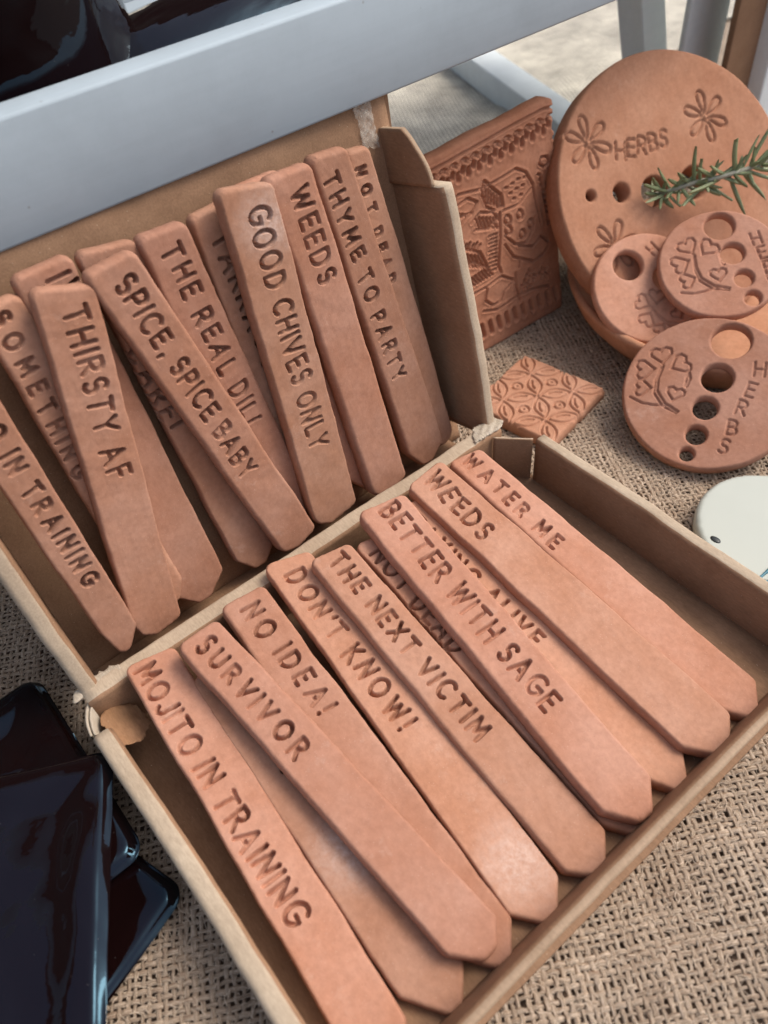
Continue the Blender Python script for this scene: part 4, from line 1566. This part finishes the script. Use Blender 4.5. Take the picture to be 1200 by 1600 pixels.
def glaze_tile(label, corner_px, z, dirpx, side, t, tilt, seed, rc=0.006, sgn=(1, -1)):
    """rounded square dish slab: one corner, the direction of one edge, top face height z"""
    c = ong(corner_px, z)
    e1 = unit(ong(dirpx, z) - c)
    nrm = unit(V(tilt[0], tilt[1], 1))
    e1 = unit(e1 - nrm * (e1 @ nrm))
    e2 = np.cross(nrm, e1) * sgn[0]
    ctr = c + e1 * side / 2 + e2 * side / 2
    yv = np.cross(nrm, e1)
    g = np.arange(-side / 2 - .002, side / 2 + .002, 0.0011)

    def relief(P, d):
        return 0.0012 * lownoise(P[:, 0], P[:, 1], 0.06, seed, 2) - 0.0022 * np.clip((d - 0.006) / 0.012, 0, 1) ** 2 * (3 - 2 * np.clip((d - 0.006) / 0.012, 0, 1))
    me = slab('glazed_tile', rsq(side / 2, side / 2, rc), g, g, t, 0.0035, relief, bulge=0.0006, rb=0.002)
    o = link('glazed_tile', me, M_BLACK, frame=frame(ctr, e1, yv, nrm))
    tag(o, label, 'glazed tile', 'black glazed tiles stacked left of the box')
    return o


glaze_tile('glossy black tile lowest of the stack, corner pointing at the box', (286, 1388), 0.0085, (180, 1535), 0.085, 0.0065, (0, 0), 101, sgn=(-1, 0))
glaze_tile('glossy black tile at the back of the stack, below the raised box', (52, 1052), 0.0150, (124, 1168), 0.085, 0.0065, (0.0, 0.0), 102, sgn=(-1, 0))
glaze_tile('glossy black tile on top of the stack at the lower left picture corner', (170, 1166), 0.0225, (158, 1600), 0.105, 0.0068, (-0.02, 0.03), 103, sgn=(-1, 0))

jug = link('black_jug', mesh_np('black_jug', *(lambda vq: (vq[0],))(lathe([(0, 0), (.0565, 0), (.0585, .002), (.0590, .006), (.0575, .018), (.0560, .035), (.0545, .06), (.052, .085), (.050, .10), (.0505, .105), (.049, .106), (.0475, .10), (.050, .085), (.052, .06), (.053, .035), (.053, .012), (0, .006)])), quads=lathe([(0, 0)] * 17)[1]), M_BLACK)
cj = onx((203, 60), 0.288)
jug.location = (cj[0] - 0.058, 0.292, 0.1603)
tag(jug, 'rounded glossy black jug on the rack shelf at top left', 'jug')
pr = [(0, 0), (.090, 0), (.0945, .001), (.0962, .0045), (.0955, .0082), (.0930, .0102), (.0895, .0100), (.0870, .0108), (.080, .0150), (.062, .0205), (.04, .0235), (.02, .0245), (0, .0248)]  # dish shaped as a dome so its reflections stay dark
vs, q = lathe(pr)
bowl = link('black_dish', mesh_np('black_dish', vs, quads=q), M_BLACK)
bowl.location = (0.188, 0.2655, 0.1603)
bowl.scale = (1.06, 0.362, 1.0)
tag(bowl, 'oval glossy black dish, domed for darker reflections, on the rack shelf right of the jug', 'dish')
None and print('tris', sum(len(o.data.polygons) for o in sc.objects if o.type == 'MESH'))

# added dark backdrop, out of view, to darken glaze reflections and block sky
X, Z = np.meshgrid(np.linspace(-3.0, 3.2, 60), np.linspace(-0.002, 3.1, 20))
P = np.stack([X, 2.42 + 0.04 * np.sin(X * 9) + 0 * Z, Z], -1).reshape(-1, 3)
i = np.arange(59)[None, :] + 60 * np.arange(19)[:, None]
q = np.stack([i, i + 1, i + 61, i + 60], -1).reshape(-1, 4)
o = link('added_backdrop', mesh_np('added_backdrop', P, quads=q), simple('backdrop_dark', (0.035, 0.03, 0.028), 0.9, 0.3, 8.0, 0.002))
o.modifiers.new('thickness', 'SOLIDIFY').thickness = 0.004
tag(o, kind='structure')
